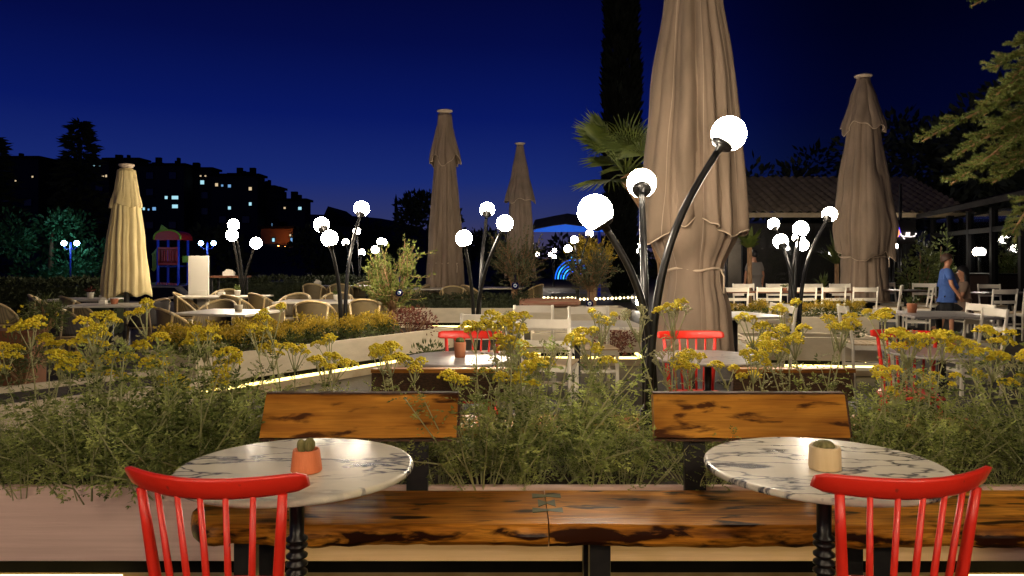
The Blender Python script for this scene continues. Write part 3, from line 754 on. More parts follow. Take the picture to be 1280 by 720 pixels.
small_pot('brick pot with a leafy plant on the square dark marble table', 1140, 391, 8.55, .75, 'brick_pot', 'shrub_green', .055, .1)
small_pot('tiny red pot on the long brown table between the white chairs', 981, 357, 14.05, .75, 'brick_pot', 'shrub_green', .04, .06)
for px, py, y, z, lab, d in ((129, 381, 10.05, .75, 'white napkin box on the table by the cream umbrella', (.09, .07, .055)),
                       (129, 371, 11.4, .75, 'white napkin box on the back table left of the cream umbrella', (.09, .07, .055)),
                       (277, 369, 12.2, .75, 'white napkin box on the long table beside the menu board', (.1, .08, .06)),
                       (286, 346, 13.6, 1.045, 'napkin holder standing on the tall brown plank table', (.19, .1, .075)),
                       (397, 357, 16.8, .75, 'folded napkin standing on the dim table far back', (.14, .1, .09))):
    p = at(px, py, y); p.z = z + .001
    t = thing('napkin_box', lab, 'napkin box', p)
    MB().box(p + V((0, 0, d[2] / 2)), d).build('box', 'board', t, smooth=False, bevel=.006)
    m = MB()
    for k in range(5): m.add([p + V((-d[0] * .4, (-2 + k) * .01, d[2])), p + V((d[0] * .4, (-2 + k) * .01, d[2])), p + V((d[0] * .3, (-2 + k) * .013, d[2] + .03)), p + V((-d[0] * .3, (-2 + k) * .013, d[2] + .02 + .006 * k))], [(0, 1, 2, 3)])
    m.build('napkin', 'napkin', t, smooth=False)
# menu board
bp = at(248.5, 344, 12.7)
t = thing('menu_board', 'tall blank white board standing behind the tables left of the lamp', 'board', (bp.x, 12.7, 0))
MB().box((bp.x, 12.7, .73), (.335, .05, 1.34)).build('panel', 'board', t, smooth=False, bevel=.004)
MB().box((bp.x, 12.7, .03), (.42, .3, .06)).build('foot', 'black', t, smooth=False)
MB().box((bp.x + .09, 12.6, .62), (.15, .02, .42)).build('small_panel', 'board', t, smooth=False, bevel=.003)
# ------------------------------------------------------------------ globe lamps
GME = {}
def globe_lamp(label, base, globes, gr=.094, mat='globe', metal='blackgloss', pole=.024, detail=True, name='globe_lamp', group='three armed globe lamps'):
    base = V(base); t = thing(name, label, 'lamp', base, group)
    MB().lathe([(.085, 0), (.085, .02), (.055, .03), (.05, .16), (.035, .18), (.03, .2)], base, 16).build('lamp_base', metal, t)
    for k, (g, kk) in enumerate(globes):
        g = V(g); off = V((math.cos(k * 2.1) * .028, math.sin(k * 2.1) * .028, .1)); b0 = base + off
        hd = V((g.x - base.x, g.y - base.y, 0)); c1 = b0 + V((hd.x * .05, hd.y * .05, (g.z - b0.z) * kk))
        c2 = b0 + V((hd.x * .42, hd.y * .42, (g.z - b0.z) * (kk * .5 + .42)))
        pts = []
        for i in range(19):
            s = i / 18; pts.append(b0 * (1 - s) ** 3 + c1 * 3 * s * (1 - s) ** 2 + c2 * 3 * s * s * (1 - s) + g * s ** 3)
        d = (pts[-1] - pts[-2]).normalized(); sock = g - d * gr * .93
        pts = [p for p in pts if (p - g).length > gr * 1.02] + [sock]
        arm = MB().tube(pts, [pole * (1 - .25 * i / len(pts)) for i in range(len(pts))], 10 if detail else 6).build('arm', metal, t)
        q = d.to_track_quat('Z', 'Y').to_matrix()
        s_ = MB(); pr = [(pole * .8, -.3), (pole * .9, 0), (gr * .50, .06), (gr * .66, .2), (gr * .69, .3), (gr * .62, .28)]
        m = MB().lathe([(r, z * gr) for r, z in pr], (0, 0, 0), 14); m.v = [tuple(sock - d * gr * .12 + q @ V(v)) for v in m.v]
        m.build('globe_socket', metal, arm)
        key = (gr, mat, detail)
        o = MB().ball(g, gr, 24 if detail else 12, 14 if detail else 8).build('globe', mat, arm)
    return t
def AT(px, py, y): return tuple(at(px, py, y))
globe_lamp('big foreground lamp with three glowing globes on curved black poles, before the big umbrella', (gx(812, 4.05), 4.05, .40),
           [(AT(744, 265, 4.05), .62), (AT(802, 229, 4.9), .6), (AT(911, 167, 4.15), .62)])
globe_lamp('lamp with three globes on slim poles in front of the dim grey umbrella', (gx(595, 9.0), 9.0, .0),
           [(AT(609, 262, 9.7), .6), (AT(631, 279, 8.7), .6), (AT(580, 298, 8.8), .6)])
globe_lamp('lamp with three globes standing in the slanting planter left of the bright olive tree', (gx(428, 8.95), 8.95, .40),
           [(AT(452, 261, 9.3), .6), (AT(402, 281, 9.5), .6), (AT(412, 298, 8.8), .6)])
globe_lamp('small lamp with three globes near the white menu board', (gx(303, 12.95), 12.95, 0),
           [(AT(292, 281, 12.7), .6), (AT(290, 294, 12.1), .6), (AT(320, 304, 12.3), .6)], gr=.092)
globe_lamp('front lamp of the right pair, one globe leaning out to the tall brown umbrella', (gx(996, 9.2), 9.2, .40),
           [(AT(1037, 268, 9.6), .6), (AT(1001, 286, 9.2), .6), (AT(976, 302, 9.6), .6)], gr=.092)
globe_lamp('rear lamp of the right pair, standing in the planter with yellow shrubs', (gx(988, 12.25), 12.25, .40),
           [(AT(967, 280, 12.6), .6), (AT(1003, 306, 12.0), .6), (AT(998, 297, 12.6), .6)])
GF = 'far globe lamps'
far = [('far lamp with three globes left of the bright olive tree', 448, 19.5, [(446, 289, 19.5), (432, 303, 20.5), (452, 316, 20)]),
       ('far lamp with globes half behind the bright olive tree', 474, 18.8, [(469, 312, 18.5), (476, 302, 19), (479, 303, 19.6)]),
       ('far lamp with three globes below the largest foreground globe', 722, 18.5, [(718, 300, 18.5), (710, 311, 18.5), (737, 292, 19)]),
       ('tiny far lamp left of the blue light arcs', 692, 36, [(693, 313, 36), (688, 318, 36), (693, 321, 36)]),
       ('far lamp peeping out just left of the big umbrella', 792, 30, [(797, 307, 30), (795, 313, 30), (783, 319, 30)]),
       ('far lamp peeping out just right of the big umbrella', 908, 18, [(907, 302, 18.4), (914, 295, 18), (906, 315, 22)]),
       ('far lamp between the big umbrella and the right pair of lamps', 938, 31, [(932, 310, 31), (940, 313, 31), (945, 316, 33)]),
       ('far lamp behind the right pair of lamps', 1010, 25, [(995, 318, 25), (1015, 317, 25), (976, 316, 30)]),
       ('tiny far lamp between the two grey olive trees', 660, 34, [(662, 316, 34), (672, 318, 36), (655, 314, 36)]),
       ('far lamp beside the dark glass front, right of the brown umbrella', 1115, 17, [(1118, 306, 17), (1110, 311, 19), (1122, 300, 19)]),
       ('added globes standing in for reflections in the glass front, above the person in blue', 1222, 16.5, [(1222, 315, 16.5), (1232, 321, 16.5), (1248, 310, 16.0)])]  # last lamp added in place of globe reflections in the glass
for lab, bx, y, gl in far:
    globe_lamp(lab, (gx(bx, y), y, 0 if bx > 600 or y < 19.3 else -.75), [(AT(a, b_, c), .6) for a, b_, c in gl], mat='globe_far', pole=.02, detail=False, group=GF)
# unseen lamps added behind the viewer, brighter and warmer, to light the foreground
globe_lamp('unseen lamp with three globes added behind the viewer on the left', (-2.2, -.6, 0), [((-1.75, -.3, 2.4), .6), ((-2.5, -.35, 2.05), .6), ((-2.2, -1.0, 1.9), .6)], mat='globe_added')
globe_lamp('unseen lamp with three globes added behind the viewer on the right', (2.5, -.7, 0), [((2.0, -.35, 2.4), .6), ((2.8, -.4, 2.05), .6), ((2.5, -1.1, 1.9), .6)], mat='globe_added')
globe_lamp('unseen lamp with three globes added straight behind the viewer', (.3, -1.1, 0), [((.0, -.7, 2.55), .6), ((.75, -.8, 2.3), .6), ((.3, -1.5, 2.1), .6)], mat='globe_added')
for lab, px, y in (('twin globed blue street lamp by the round tree left of the cream umbrella', 88, 30), ('twin globed blue street lamp between playground and menu board', 259, 33)):
    p = at(px, 306, y); t = thing('street_lamp', lab, 'street lamp', (p.x, y, -.78))
    MB().tube([(p.x, y, -.78), (p.x, y, p.z + .1)], .035, 8).build('post', 'bluepaint', t)
    for sg in (-1, 1):
        g = at(px + 8 * sg, 304, y)
        arm = MB().tube([(p.x, y, p.z - .12), (p.x + sg * .12, y, p.z - .2), (g.x, y, g.z - .16), (g.x, y, g.z - .09)], .018, 6).build('arm', 'bluepaint', t)
        MB().ball(g, .1, 14, 10).build('globe', 'globe_blue', arm)

# ------------------------------------------------------------------ closed umbrellas
def umbrella(label, x, y, ztop, prof, zhem, mat, folds=11, depth=.2, seed=1, vent=None, skirt=None, tie=None, cap=.12, piping=True, hemamp=.05, sway=0):
    t = thing('closed_umbrella', label, 'umbrella', (x, y, 0), 'closed umbrellas')
    ph = [noise.noise(V((seed * 3.3, k * 1.7, 0))) * 6 for k in range(6)]
    def interp(pr, s):
        for (a, ra_), (b_, rb) in zip(pr, pr[1:]):
            if s <= b_: q = (s - a) / (b_ - a); q = q * q * (3 - 2 * q) * .5 + q * .5; return ra_ + (rb - ra_) * q
        return pr[-1][1]
    def layer(nm, z1, pr, z0, dep, amp, nf, sd, parent, kk=0, lob=None):
        nu, nv = 168, 46
        def hem(a): 
            w = math.sin(a * 3 + ph[0] + sd) * .6 + math.sin(a * 5 + ph[1] + sd) * .5 + math.sin(a * 8 + ph[2]) * .35
            h = z0 + amp * w
            if lob:
                for la, lw, ld in lob:
                    dd = abs((a - la + PI) % (2 * PI) - PI)
                    if dd < lw: h -= ld * (1 - dd / lw)
            return h
        def P(i, j):
            a = 2 * PI * i / nu; s = j / (nv - 1); z = z1 + (hem(a) - z1) * s
            sz = (z1 - z) / (z1 - z0)
            aw = a + .30 * math.sin(a * 2 + ph[3] + sd) + .10 * math.sin(a * 3 + s * 2.5 + ph[4]) + .05 * noise.noise(V((a * 2, s * 5, sd)))
            f = abs(math.sin(aw * nf / 2 + sd)) ** .42
            f2 = abs(math.sin(aw * nf * .5 * 1.62 + ph[5] + s * .5)) ** .8
            r = interp(pr, max(0, sz)) * (1 + dep * min(1, .25 + s * 1.4) * ((.78 * f + .22 * f2) * 1.25 - .95))
            r += .012 * noise.noise(V((math.cos(a) * 2 + sd, math.sin(a) * 2, z * 2.2))) + .02 * s ** 3 * noise.noise(V((math.cos(a) * 4, math.sin(a) * 4 + sd, z * 3)))
            if lob:
                for la, lw, ld in lob:
                    dd = abs((a - la + PI) % (2 * PI) - PI)
                    if dd < lw: r += .16 * ld / .1 * .5 * (1 - dd / lw) * max(0, s - .6) * 2
            return (x + r * math.cos(a) + sway * s, y + r * math.sin(a), z)
        o = MB().grid(P, nu, nv, wrap=True).build(nm, mat, parent, thick=.006)
        for q in range(0, nu, 21): MB().tube([P(q, j) for j in range(0, nv)], .0045, 4).build('seam', mat if mat == 'cream' else 'seam', o)
        if piping:
            MB().tube([P(i, nv - 1) for i in range(nu)], .006, 5, closed=True).build('piping', 'piping', o)
        return o
    can = layer('canopy', ztop, prof, zhem, depth, hemamp, folds, seed, t, lob=None if not isinstance(tie, dict) else tie.get('lobes'))
    if vent: layer('vent_cap', ztop + .02, vent[0], vent[1], .22, vent[2], 8, seed + 2, t)
    if skirt: layer('lower_cloth', skirt[0], skirt[1], skirt[2], skirt[3], .03, 9, seed + 5, t)
    if tie:
        tz, tr = tie['z'], tie['r']
        st = MB().tube([(x + tr * math.cos(2 * PI * i / 32) + sway, y + tr * math.sin(2 * PI * i / 32), tz + .012 * math.sin(i)) for i in range(32)], .011, 6, closed=True)
        q = (x + tr * .75 + sway, y - tr * .72, tz)
        st.tube([q, (q[0] + .02, q[1] - .03, tz - .06), (q[0] + .015, q[1] - .035, tz - .2)], .009, 6)
        st.build('tie_strap', 'piping', t)
    MB().lathe([(cap * .55, -.02), (cap * .6, .03), (cap, .06), (cap, .085), (cap * .3, .1)], (x, y, ztop), 20).build('top_hub', 'piping', t)
    MB().tube([(x, y, 0), (x, y, ztop)], .035, 12).build('pole', 'steel', t)
    MB().lathe([(.3, 0), (.3, .05), (.06, .07), (.05, .3)], (x, y, 0), 16).build('base', 'black', t)
    return t
ux, uy = gx(866, 6.6), 6.6
umbrella('biggest closed brown umbrella, its top beyond the picture, behind the foreground lamp', ux, uy, 4.75,
         [(0, .06), (.12, .12), (.35, .235), (.62, .35), (.85, .40), (1, .43)], 1.62, 'fabric', folds=10, depth=.36, seed=3.1,
         skirt=(2.4, [(0, .3), (.3, .40), (.45, .36), (.6, .245), (.66, .245), (.8, .30), (1, .33)], .55, .2),
         tie={'z': 1.27, 'r': .255, 'lobes': [(rad(-18), .42, .12), (rad(215), .5, .16), (rad(262), .22, -.12)]}, hemamp=.07, vent=([(0, .1), (1, .3)], 4.0, .05))
umbrella('closed cream umbrella at the left, its hem over the cafe tables', gx(158, 11.2), 11.2, 2.66,
         [(0, .12), (.28, .19), (.6, .26), (1, .335)], .82, 'cream', folds=14, depth=.2, seed=5.2, vent=([(0, .09), (.5, .15), (1, .215)], 2.12, .03), cap=.11, piping=False)
umbrella('closed brown umbrella in the middle with loose white straps at its cap', gx(556, 16.5), 16.5, 4.48,
         [(0, .15), (.3, .24), (.7, .36), (1, .42)], .6, 'fabric', folds=10, depth=.22, seed=8.4, vent=([(0, .08), (.4, .2), (1, .34)], 3.45, .12), cap=.17,
         tie={'z': 1.25, 'r': .36})
umbrella('dim far umbrella standing against the blue sky right of the middle one', gx(650, 22), 22, 4.6,
         [(0, .1), (.35, .3), (.7, .38), (1, .46)], .8, 'fabric_dim', folds=10, depth=.2, seed=2.2, vent=([(0, .1), (.5, .25), (1, .44)], 3.0, .06), cap=.15)
umbrella('tall closed brown umbrella at the right with a round top disc, behind the white chairs', gx(1079, 15.2), 15.2, 4.93,
         [(0, .12), (.3, .30), (.6, .46), (.85, .56), (1, .5)], 1.45, 'fabric', folds=9, depth=.24, seed=11.3, vent=([(0, .12), (.4, .24), (1, .40)], 3.95, .12), cap=.17,
         skirt=(2.2, [(0, .3), (.45, .4), (.55, .42), (1, .46)], .5, .2), tie={'z': 1.38, 'r': .44, 'lobes': [(rad(250), .5, .2), (rad(320), .4, .15)]}, hemamp=.08)

# ------------------------------------------------------------------ yarrow
def feather(ml, ms, p0, d, L, n, ll, droop=.35, w=.006):
    p = V(p0); d = V(d).normalized(); pts = [p.copy()]
    for i in range(n):
        d = (d + V((0, 0, -droop / n)) + rv() * .07).normalized(); p = p + d * (L / n); pts.append(p.copy())
        s = i / n; k = ll * (1 - .55 * abs(2 * s - .9))
        x = d.cross(V((0, 0, 1))); x = x.normalized() if x.length > .05 else V((1, 0, 0))
        for sg in (-1, 1):
            dd = (d * .75 + x * sg + rv() * .35).normalized()
            ml.leaf(p, dd, k, w)
            if k > .02: ml.leaf(p + dd * k * .4, (dd + d * .8 + rv() * .3), k * .55, w * .8)
    ml.leaf(p, d, ll * .8, w)
    if ms: ms.tube(pts[::2] + [pts[-1]], [.0022] * (len(pts[::2]) + 1), 3, caps=False)
def bush_mesh(n, rad_, hgt, ll):
    l = MB(); s = MB()
    for _ in range(n):
        a = R.uniform(0, 2 * PI); q = R.random() ** .7
        d = V((math.cos(a) * q * .75, math.sin(a) * q * .75, 1)).normalized(); L = hgt * R.uniform(.6, 1.15); m = 9
        p = V((math.cos(a), math.sin(a), 0)) * rad_ * .6 * q; pts = [p.copy()]
        for i in range(m):
            d = (d + rv() * .13 + V((0, 0, .05 - .12 * q))).normalized(); p = p + d * L / m; pts.append(p.copy())
            if i < 1: continue
            k = 1 - .45 * i / m
            for _ in range(2):
                w = rv(); w = (w - d * w.dot(d)).normalized()
                feather(l, None, p, w + d * .55 + V((0, 0, .1)), ll * R.uniform(1.2, 2.1) * k, 4, ll * .5, .35, .0058)
        feather(l, None, p, d, ll * 1.1, 4, ll * .5, .0, .006)
        s.tube([pts[0], pts[4], pts[-1]], [.0032, .0026, .0016], 4, caps=False)
    return l, s
def head_mesh(r, n, fr):
    m = MB()
    for _ in range(n):
        a = R.uniform(0, 2 * PI); q = math.sqrt(R.random())
        c = V((math.cos(a) * r * q, math.sin(a) * r * q, r * .62 * (1 - q * q) + R.uniform(-.006, .006)))
        c += V((noise.noise(c * 60), noise.noise(c * 60 + V((5, 0, 0))), 0)) * r * .25
        m.ball(c, (fr * R.uniform(.8, 1.25), fr * R.uniform(.8, 1.25), fr * .8), 6, 4)
    return m
HEADS = []; BUDS = []
YARROW = thing('flower_library', None, None)  # scratch parent, removed below
for k in range(5): HEADS.append(head_mesh((.034, .042, .03, .05, .038)[k], (48, 62, 40, 80, 56)[k], .0062).build('flower_head', 'flower', YARROW, smooth=True))
for k in range(3): BUDS.append(head_mesh((.024, .03, .02)[k], 24, .0042).build('flower_head', 'bud', YARROW, smooth=True))
STEMS = []                                                     # stem mesh, list of head points
for k in range(9):
    L = (.36, .44, .5, .4, .55, .47, .33, .6, .52)[k]; m = MB(); lv = MB()
    d = V((R.uniform(-.25, .25), R.uniform(-.2, .1), 1)).normalized(); p = V((0, 0, 0)); pts = [p.copy()]
    for i in range(8):
        d = (d + rv() * .1 + V((0, 0, .06))).normalized(); p = p + d * L / 8; pts.append(p.copy())
        if i > 1 and i < 7:
            for _ in range(3): feather(m, None, p, rv() + V((0, 0, .6)), R.uniform(.035, .065), 5, .018, .1, .007)
    m.tube(pts, [.0048 - .0003 * i for i in range(9)], 6)
    hs = []
    nb = (3, 5, 4, 6, 4, 5, 2, 4, 5)[k]
    for b_ in range(nb):
        a = b_ * 2 * PI / nb + R.random(); e = p + V((math.cos(a), math.sin(a), 0)) * R.uniform(.03, .065) + V((0, 0, R.uniform(.035, .095))) if nb > 1 else p + V((0, 0, .05))
        m.tube([pts[-2], pts[-2].lerp(e, .5) + V((0, 0, -.004)), e], .0026, 5)
        for f in range(5):
            aa = f * 2 * PI / 5; m.tube([e - V((0, 0, .022)), e + V((math.cos(aa) * .02, math.sin(aa) * .02, .002))], .0014, 4, caps=False)
        hs.append(e)
    STEMS.append((m.build('flower_stem', 'stem', YARROW), hs))
BUSH = []
for k in range(5):
    l, s = bush_mesh((20, 22, 18, 20, 24)[k], .17, (.32, .36, .29, .34, .40)[k], .038)
    BUSH.append((l.build('foliage', 'foliage', YARROW, smooth=False), s.build('leaf_stalk', 'stem', YARROW)))
TEMPL = HEADS + BUDS + [o for q in BUSH for o in q] + [q[0] for q in STEMS] + [YARROW]
def inst(o, parent, loc, rz, s=1, tilt=(0, 0)):
    c = o.copy(); COL.objects.link(c); c.parent = parent; c.location = loc; c.rotation_euler = (tilt[0], tilt[1], rz); c.scale = (s, s, s); return c
def add_stem(parent, k, loc, rz, s, bud, hsc, lean):
    st = inst(STEMS[k][0], parent, loc, rz, s, lean)
    for e in STEMS[k][1]: inst(R.choice(BUDS if bud else HEADS), st, e, R.uniform(0, 6), hsc / s * R.uniform(.8, 1.15))
    return st
LAND = [(-2.4, 'the left end of the planter'), (-1.75, 'the left white planter face'), (-1.25, 'the bench end at the left'), (-.85, 'the left end of the left backrest'),
        (-.45, 'the right half of the left backrest'), (-.1, 'the gap right of the left backrest'), (.25, 'the bench joint'), (.55, 'the lamp poles'),
        (.85, 'the left end of the right backrest'), (1.25, 'the right end of the right backrest'), (1.6, 'the gap right of the right backrest'), (2.0, 'the right red chair'), (2.6, 'the right edge')]
ROWS = ('front row', 'middle row', 'back row')
def yarrow(x, y, nst, sb, hmul=1.0, ks=None, sz=.88, z=.395):
    if sb > .6: sb *= R.choice((.55, .7, .85, 1, 1.05, 1.2, 1.3))
    t = thing('yarrow_plant', None, 'plant', (x, y, z), 'yarrow plants in the front planter')
    if sb > 0:
        f, st = R.choice(BUSH); f = inst(f, t, (0, 0, 0), R.uniform(0, 6), sb); inst(st, f, (0, 0, 0), 0)
    for q in range(nst):
        add_stem(t, ks[q] if ks else R.randrange(9), (R.uniform(-.09, .09), R.uniform(-.07, .07), .05), R.uniform(0, 6), hmul * R.uniform(.88, 1.1), R.random() < .16, sz, (R.uniform(-.12, .12), R.uniform(-.12, .12)))
    row = ROWS[0 if y < 3.3 else 1 if y < 3.58 else 2]
    num = ('no', 'one', 'two', 'three', 'four', 'five', 'six')[nst]
    lm = min(LAND, key=lambda q: abs(q[0] - x))[1]
    t['label'] = ('leafy yarrow without flowers, ' if nst == 0 else 'yarrow with %s flower stem%s, ' % (num, '' if nst == 1 else 's')) + row + ', by ' + lm
    return t
x = -2.5
while x < 3.1:
    leftz, backz, edge = x < -1.05, (-1.05 < x < -.2) or (.6 < x < 1.36), x < -1.8
    # x < -1.05, (-1.05 < x < -.2) or (.6 < x < 1.36)
    px = lambda d: 640 + x * F / d
    for r, yy in enumerate((3.2, 3.44, 3.7)):
        xx = x + R.uniform(-.07, .07); y = yy + R.uniform(-.06, .06)
        if backz: sb, hm_, ns = (.65, .75, .8)[r], 1.0, (0, R.choice((0, 1)), R.choice((1, 2)))[r]
        elif leftz: sb, hm_, ns = (1.05, 1.25, 1.15)[r] * R.uniform(.85, 1.15), 1.0, (0, R.choice((0, 1, 1)), R.choice((1, 2, 3)))[r]
        else: sb, hm_, ns = (.8, .95, .85)[r] * R.uniform(.75, 1.2), 1.02, (R.choice((0, 0, 1)), R.choice((0, 1, 1)), R.choice((1, 2, 2)))[r]
        if R.random() < .16 and ns < 2: continue
        yarrow(xx, y, ns, sb * (.6 if edge else 1), hm_ * R.uniform(.78, 1.06))
    x += .215
for x, y, s in ((-1.62, 3.3, 1.35), (-1.38, 3.36, 1.45), (-1.5, 3.55, 1.5), (-1.2, 3.5, 1.3), (1.58, 3.4, 1.3), (1.85, 3.3, 1.25), (2.1, 3.45, 1.4), (1.7, 3.6, 1.35), (2.35, 3.4, 1.3), (.12, 3.35, 1.2), (.3, 3.5, 1.3), (-.08, 3.45, 1.2), (.5, 3.4, 1.15)): yarrow(x, y, 0, s)
for x, y in ((-2.3, 3.1), (-2.0, 3.12), (-1.72, 3.1), (-1.5, 3.13)): yarrow(x, y, 0, 1.0 if x > -1.9 else .7)
for x, y, n, hm_ in ((-2.25, 3.65, 3, 1.0), (-2.0, 3.75, 3, 1.05), (-1.95, 3.6, 3, 1.12), (-1.62, 3.72, 4, 1.15), (-1.4, 3.55, 4, 1.1), (.05, 3.4, 5, 1.08), (.0, 3.55, 4, 1.25), (.78, 3.7, 4, 1.25), (1.86, 3.5, 5, 1.15), (2.3, 3.55, 4, 1.1), (.42, 3.72, 3, 1.3), (1.45, 3.75, 3, 1.2)):
    yarrow(x, y, n, .8, hm_ * .92, sz=.98)
# yarrow heads also stand along the slanting planter
# ------------------------------------------------------------------ leafy shrubs
def leaf_clump(m, c, r, n, l, w, up=.3):
    for _ in range(n):
        d = rv(); q = R.random() ** .45; p = V(c) + V((d.x * r[0], d.y * r[1], d.z * r[2])) * q
        m.leaf(p, d + V((0, 0, up)) + rv() * .5, l * R.uniform(.6, 1.3), w)
SHR = []
for k in range(4):
    m = MB(); g = MB()
    for _ in range(13):
        c = V((R.uniform(-.13, .13), R.uniform(-.12, .12), R.uniform(.12, .27)))
        for _ in range(34):
            d = (rv() + V((0, 0, .5))).normalized(); m.leaf(c + d * R.uniform(.0, .05), d, R.uniform(.02, .038), .016)
    leaf_clump(g, (0, 0, .1), (.17, .15, .1), 260, .04, .02)
    SHR.append((g.build('foliage', 'shrub_green', YARROW, smooth=False), m.build('yellow_foliage', 'shrub', YARROW, smooth=False)))
TEMPL += [o for q in SHR for o in q]
def shrub(x, y, z, s, lab):
    t = thing('yellow_shrub', lab, 'shrub', (x, y, z), 'low yellow shrubs in the planters')
    g, m = R.choice(SHR); rz = R.uniform(0, 6)
    inst(g, t, (0, 0, 0), rz, s); inst(m, t, (0, 0, 0), rz, s)
A, B = V((-2.94, 7.07, 0)), V((-.78, 10.16, 0)); al = (B - A).normalized(); pe = V((-al.y, al.x, 0))
W = ('near end', 'part by the cactus pot table', 'stretch before the cactus pot table', 'stretch left of the lamp', 'lamp stems', 'stretch right of the lamp', 'stretch by the red bush', 'far end')
for k in range(15):
    s = .12 + 3.3 * k / 15
    for r in (0, 1):
        if s > 2.95: continue
        p = A + al * (s + R.uniform(-.06, .06)) + pe * (.2 + .36 * r + R.uniform(-.05, .05))
        shrub(p.x, p.y, .39, R.uniform(.85, 1.15), 'yellow shrub in the slanting planter, %s row, at its %s' % (('front', 'rear')[r], W[int(k / 15 * 8)]))
for k in range(13):
    xx = 3.4 + k * .18
    shrub(xx, 12.2 + R.uniform(-.1, .1), .39, R.uniform(.85, 1.05), 'yellow green shrub before the white chair row, ' + ('by the big umbrella' if k < 3 else 'left of the lamp posts' if k < 6 else 'right of the lamp posts' if k < 9 else 'before the brown umbrella' if k < 11 else 'at the right end of its planter'))
shrub(gx(968, 9.25), 9.2, .39, 1.15, 'single round yellow shrub left of the right lamp base')
shrub(gx(1060, 9.1), 9.05, .39, 1.0, 'yellow shrub at the right end of the lamp planter')
def bush(name, lab, c, r, n, l, w, mat, cat='bush', clumps=9, kind=None):
    t = thing(name, lab, cat, (c[0], c[1], c[2] - r[2]))
    if kind: t['kind'] = kind
    m = MB(); s = MB()
    for _ in range(clumps):
        d = rv(); cc = V(c) + V((d.x * r[0], d.y * r[1], d.z * r[2])) * .62
        leaf_clump(m, cc, (r[0] * .5, r[1] * .5, r[2] * .5), n // clumps, l, w)
        s.tube([(c[0], c[1], c[2] - r[2]), tuple(cc)], .008, 4, caps=False)
    m.build('foliage', mat, t, smooth=False); s.build('twig', 'bark', t)
bush('burgundy_bush', 'dark red leaved bush at the foot of the bright olive tree', (gx(512, 9.7), 9.75, .52), (.34, .25, .2), 900, .05, .018, 'burgundy')
bush('burgundy_bush', 'dark red leaved bush left of the big umbrella foot', (gx(765, 9.3), 9.3, .40), (.3, .25, .28), 700, .05, .018, 'burgundy')
bush('green_bush', 'green feathery bush in the brown planter at the left edge', (gx(55, 6.6), 6.6, .87), (.17, .16, .18), 900, .06, .008, 'shrub_green')
bush('green_bush', 'dark green bush below the brown planter at the left edge', (gx(30, 5.6), 5.6, .62), (.22, .2, .2), 900, .06, .008, 'shrub_green')
bush('green_bush', 'dark green shrub in front of the grey marble table, below the slanting planter end', (gx(525, 7.2), 7.2, .3), (.3, .25, .3), 800, .05, .02, 'shrub_green')
# little yellow daisies leaning out of the green bush at the left
t = thing('daisy_plant', 'thin stalked plant with small yellow daisies leaning left over the dark hedge', 'plant', (gx(52, 6.6), 6.6, .75))
m = MB(); fl = []
for px, py in ((28, 383), (24, 389), (26, 398), (10, 402), (6, 408), (60, 393), (73, 393)):
    e = at(px, py, 6.55); m.tube([(gx(52, 6.6), 6.6, .9), V((gx(52, 6.6), 6.6, 1.0)).lerp(e, .6), e], .002, 4); fl.append(e)
m.build('stalk', 'stem', t)
for e in fl:
    f = MB()
    for k in range(8): f.leaf(e, V((math.cos(k * .785), -.6, math.sin(k * .785))), .022, .012)
    f.build('flower', 'flower', t, smooth=False)
# hedges
def hedge(lab, x0, x1, y0, y1, z0, z1, n, l=.05):
    t = thing('hedge', lab, 'hedge', ((x0 + x1) / 2, (y0 + y1) / 2, z0)); m = MB()
    for _ in range(n):
        p = V((R.uniform(x0, x1), R.uniform(y0, y1), R.uniform(z0, z1)))
        k = R.random()
        if k < .5: p.y = y0 + R.uniform(-.05, .08)
        elif k < .85: p.z = z1 + R.uniform(-.08, .04) + .06 * noise.noise(V((p.x * 2, 0, 0)))
        m.leaf(p, rv() + V((0, -.4, .5)), l * R.uniform(.7, 1.5), l * .55)
    m.build('foliage', 'hedge', t, smooth=False)
    k = MB(); k.box(((x0 + x1) / 2, (y0 + y1) / 2, (z0 + z1) / 2 - .03), (x1 - x0 - .1, y1 - y0 - .1, z1 - z0 - .12)); k.build('branch_mass', 'hedge', t, smooth=False)
hedge('clipped dark hedge behind the cafe tables at the left edge', gx(-40, 13), gx(134, 13), 13.0, 13.9, 0, .95, 7000, .06)
hedge('dark low hedge behind the rattan chairs, right of the menu board', gx(265, 18.5), gx(500, 18.5), 18.4, 19.2, 0, .86, 6000, .07)
hedge('dark low hedge in the long planter under the brown umbrella', -2.2, .3, 14.15, 14.6, .38, .66, 3500, .045)
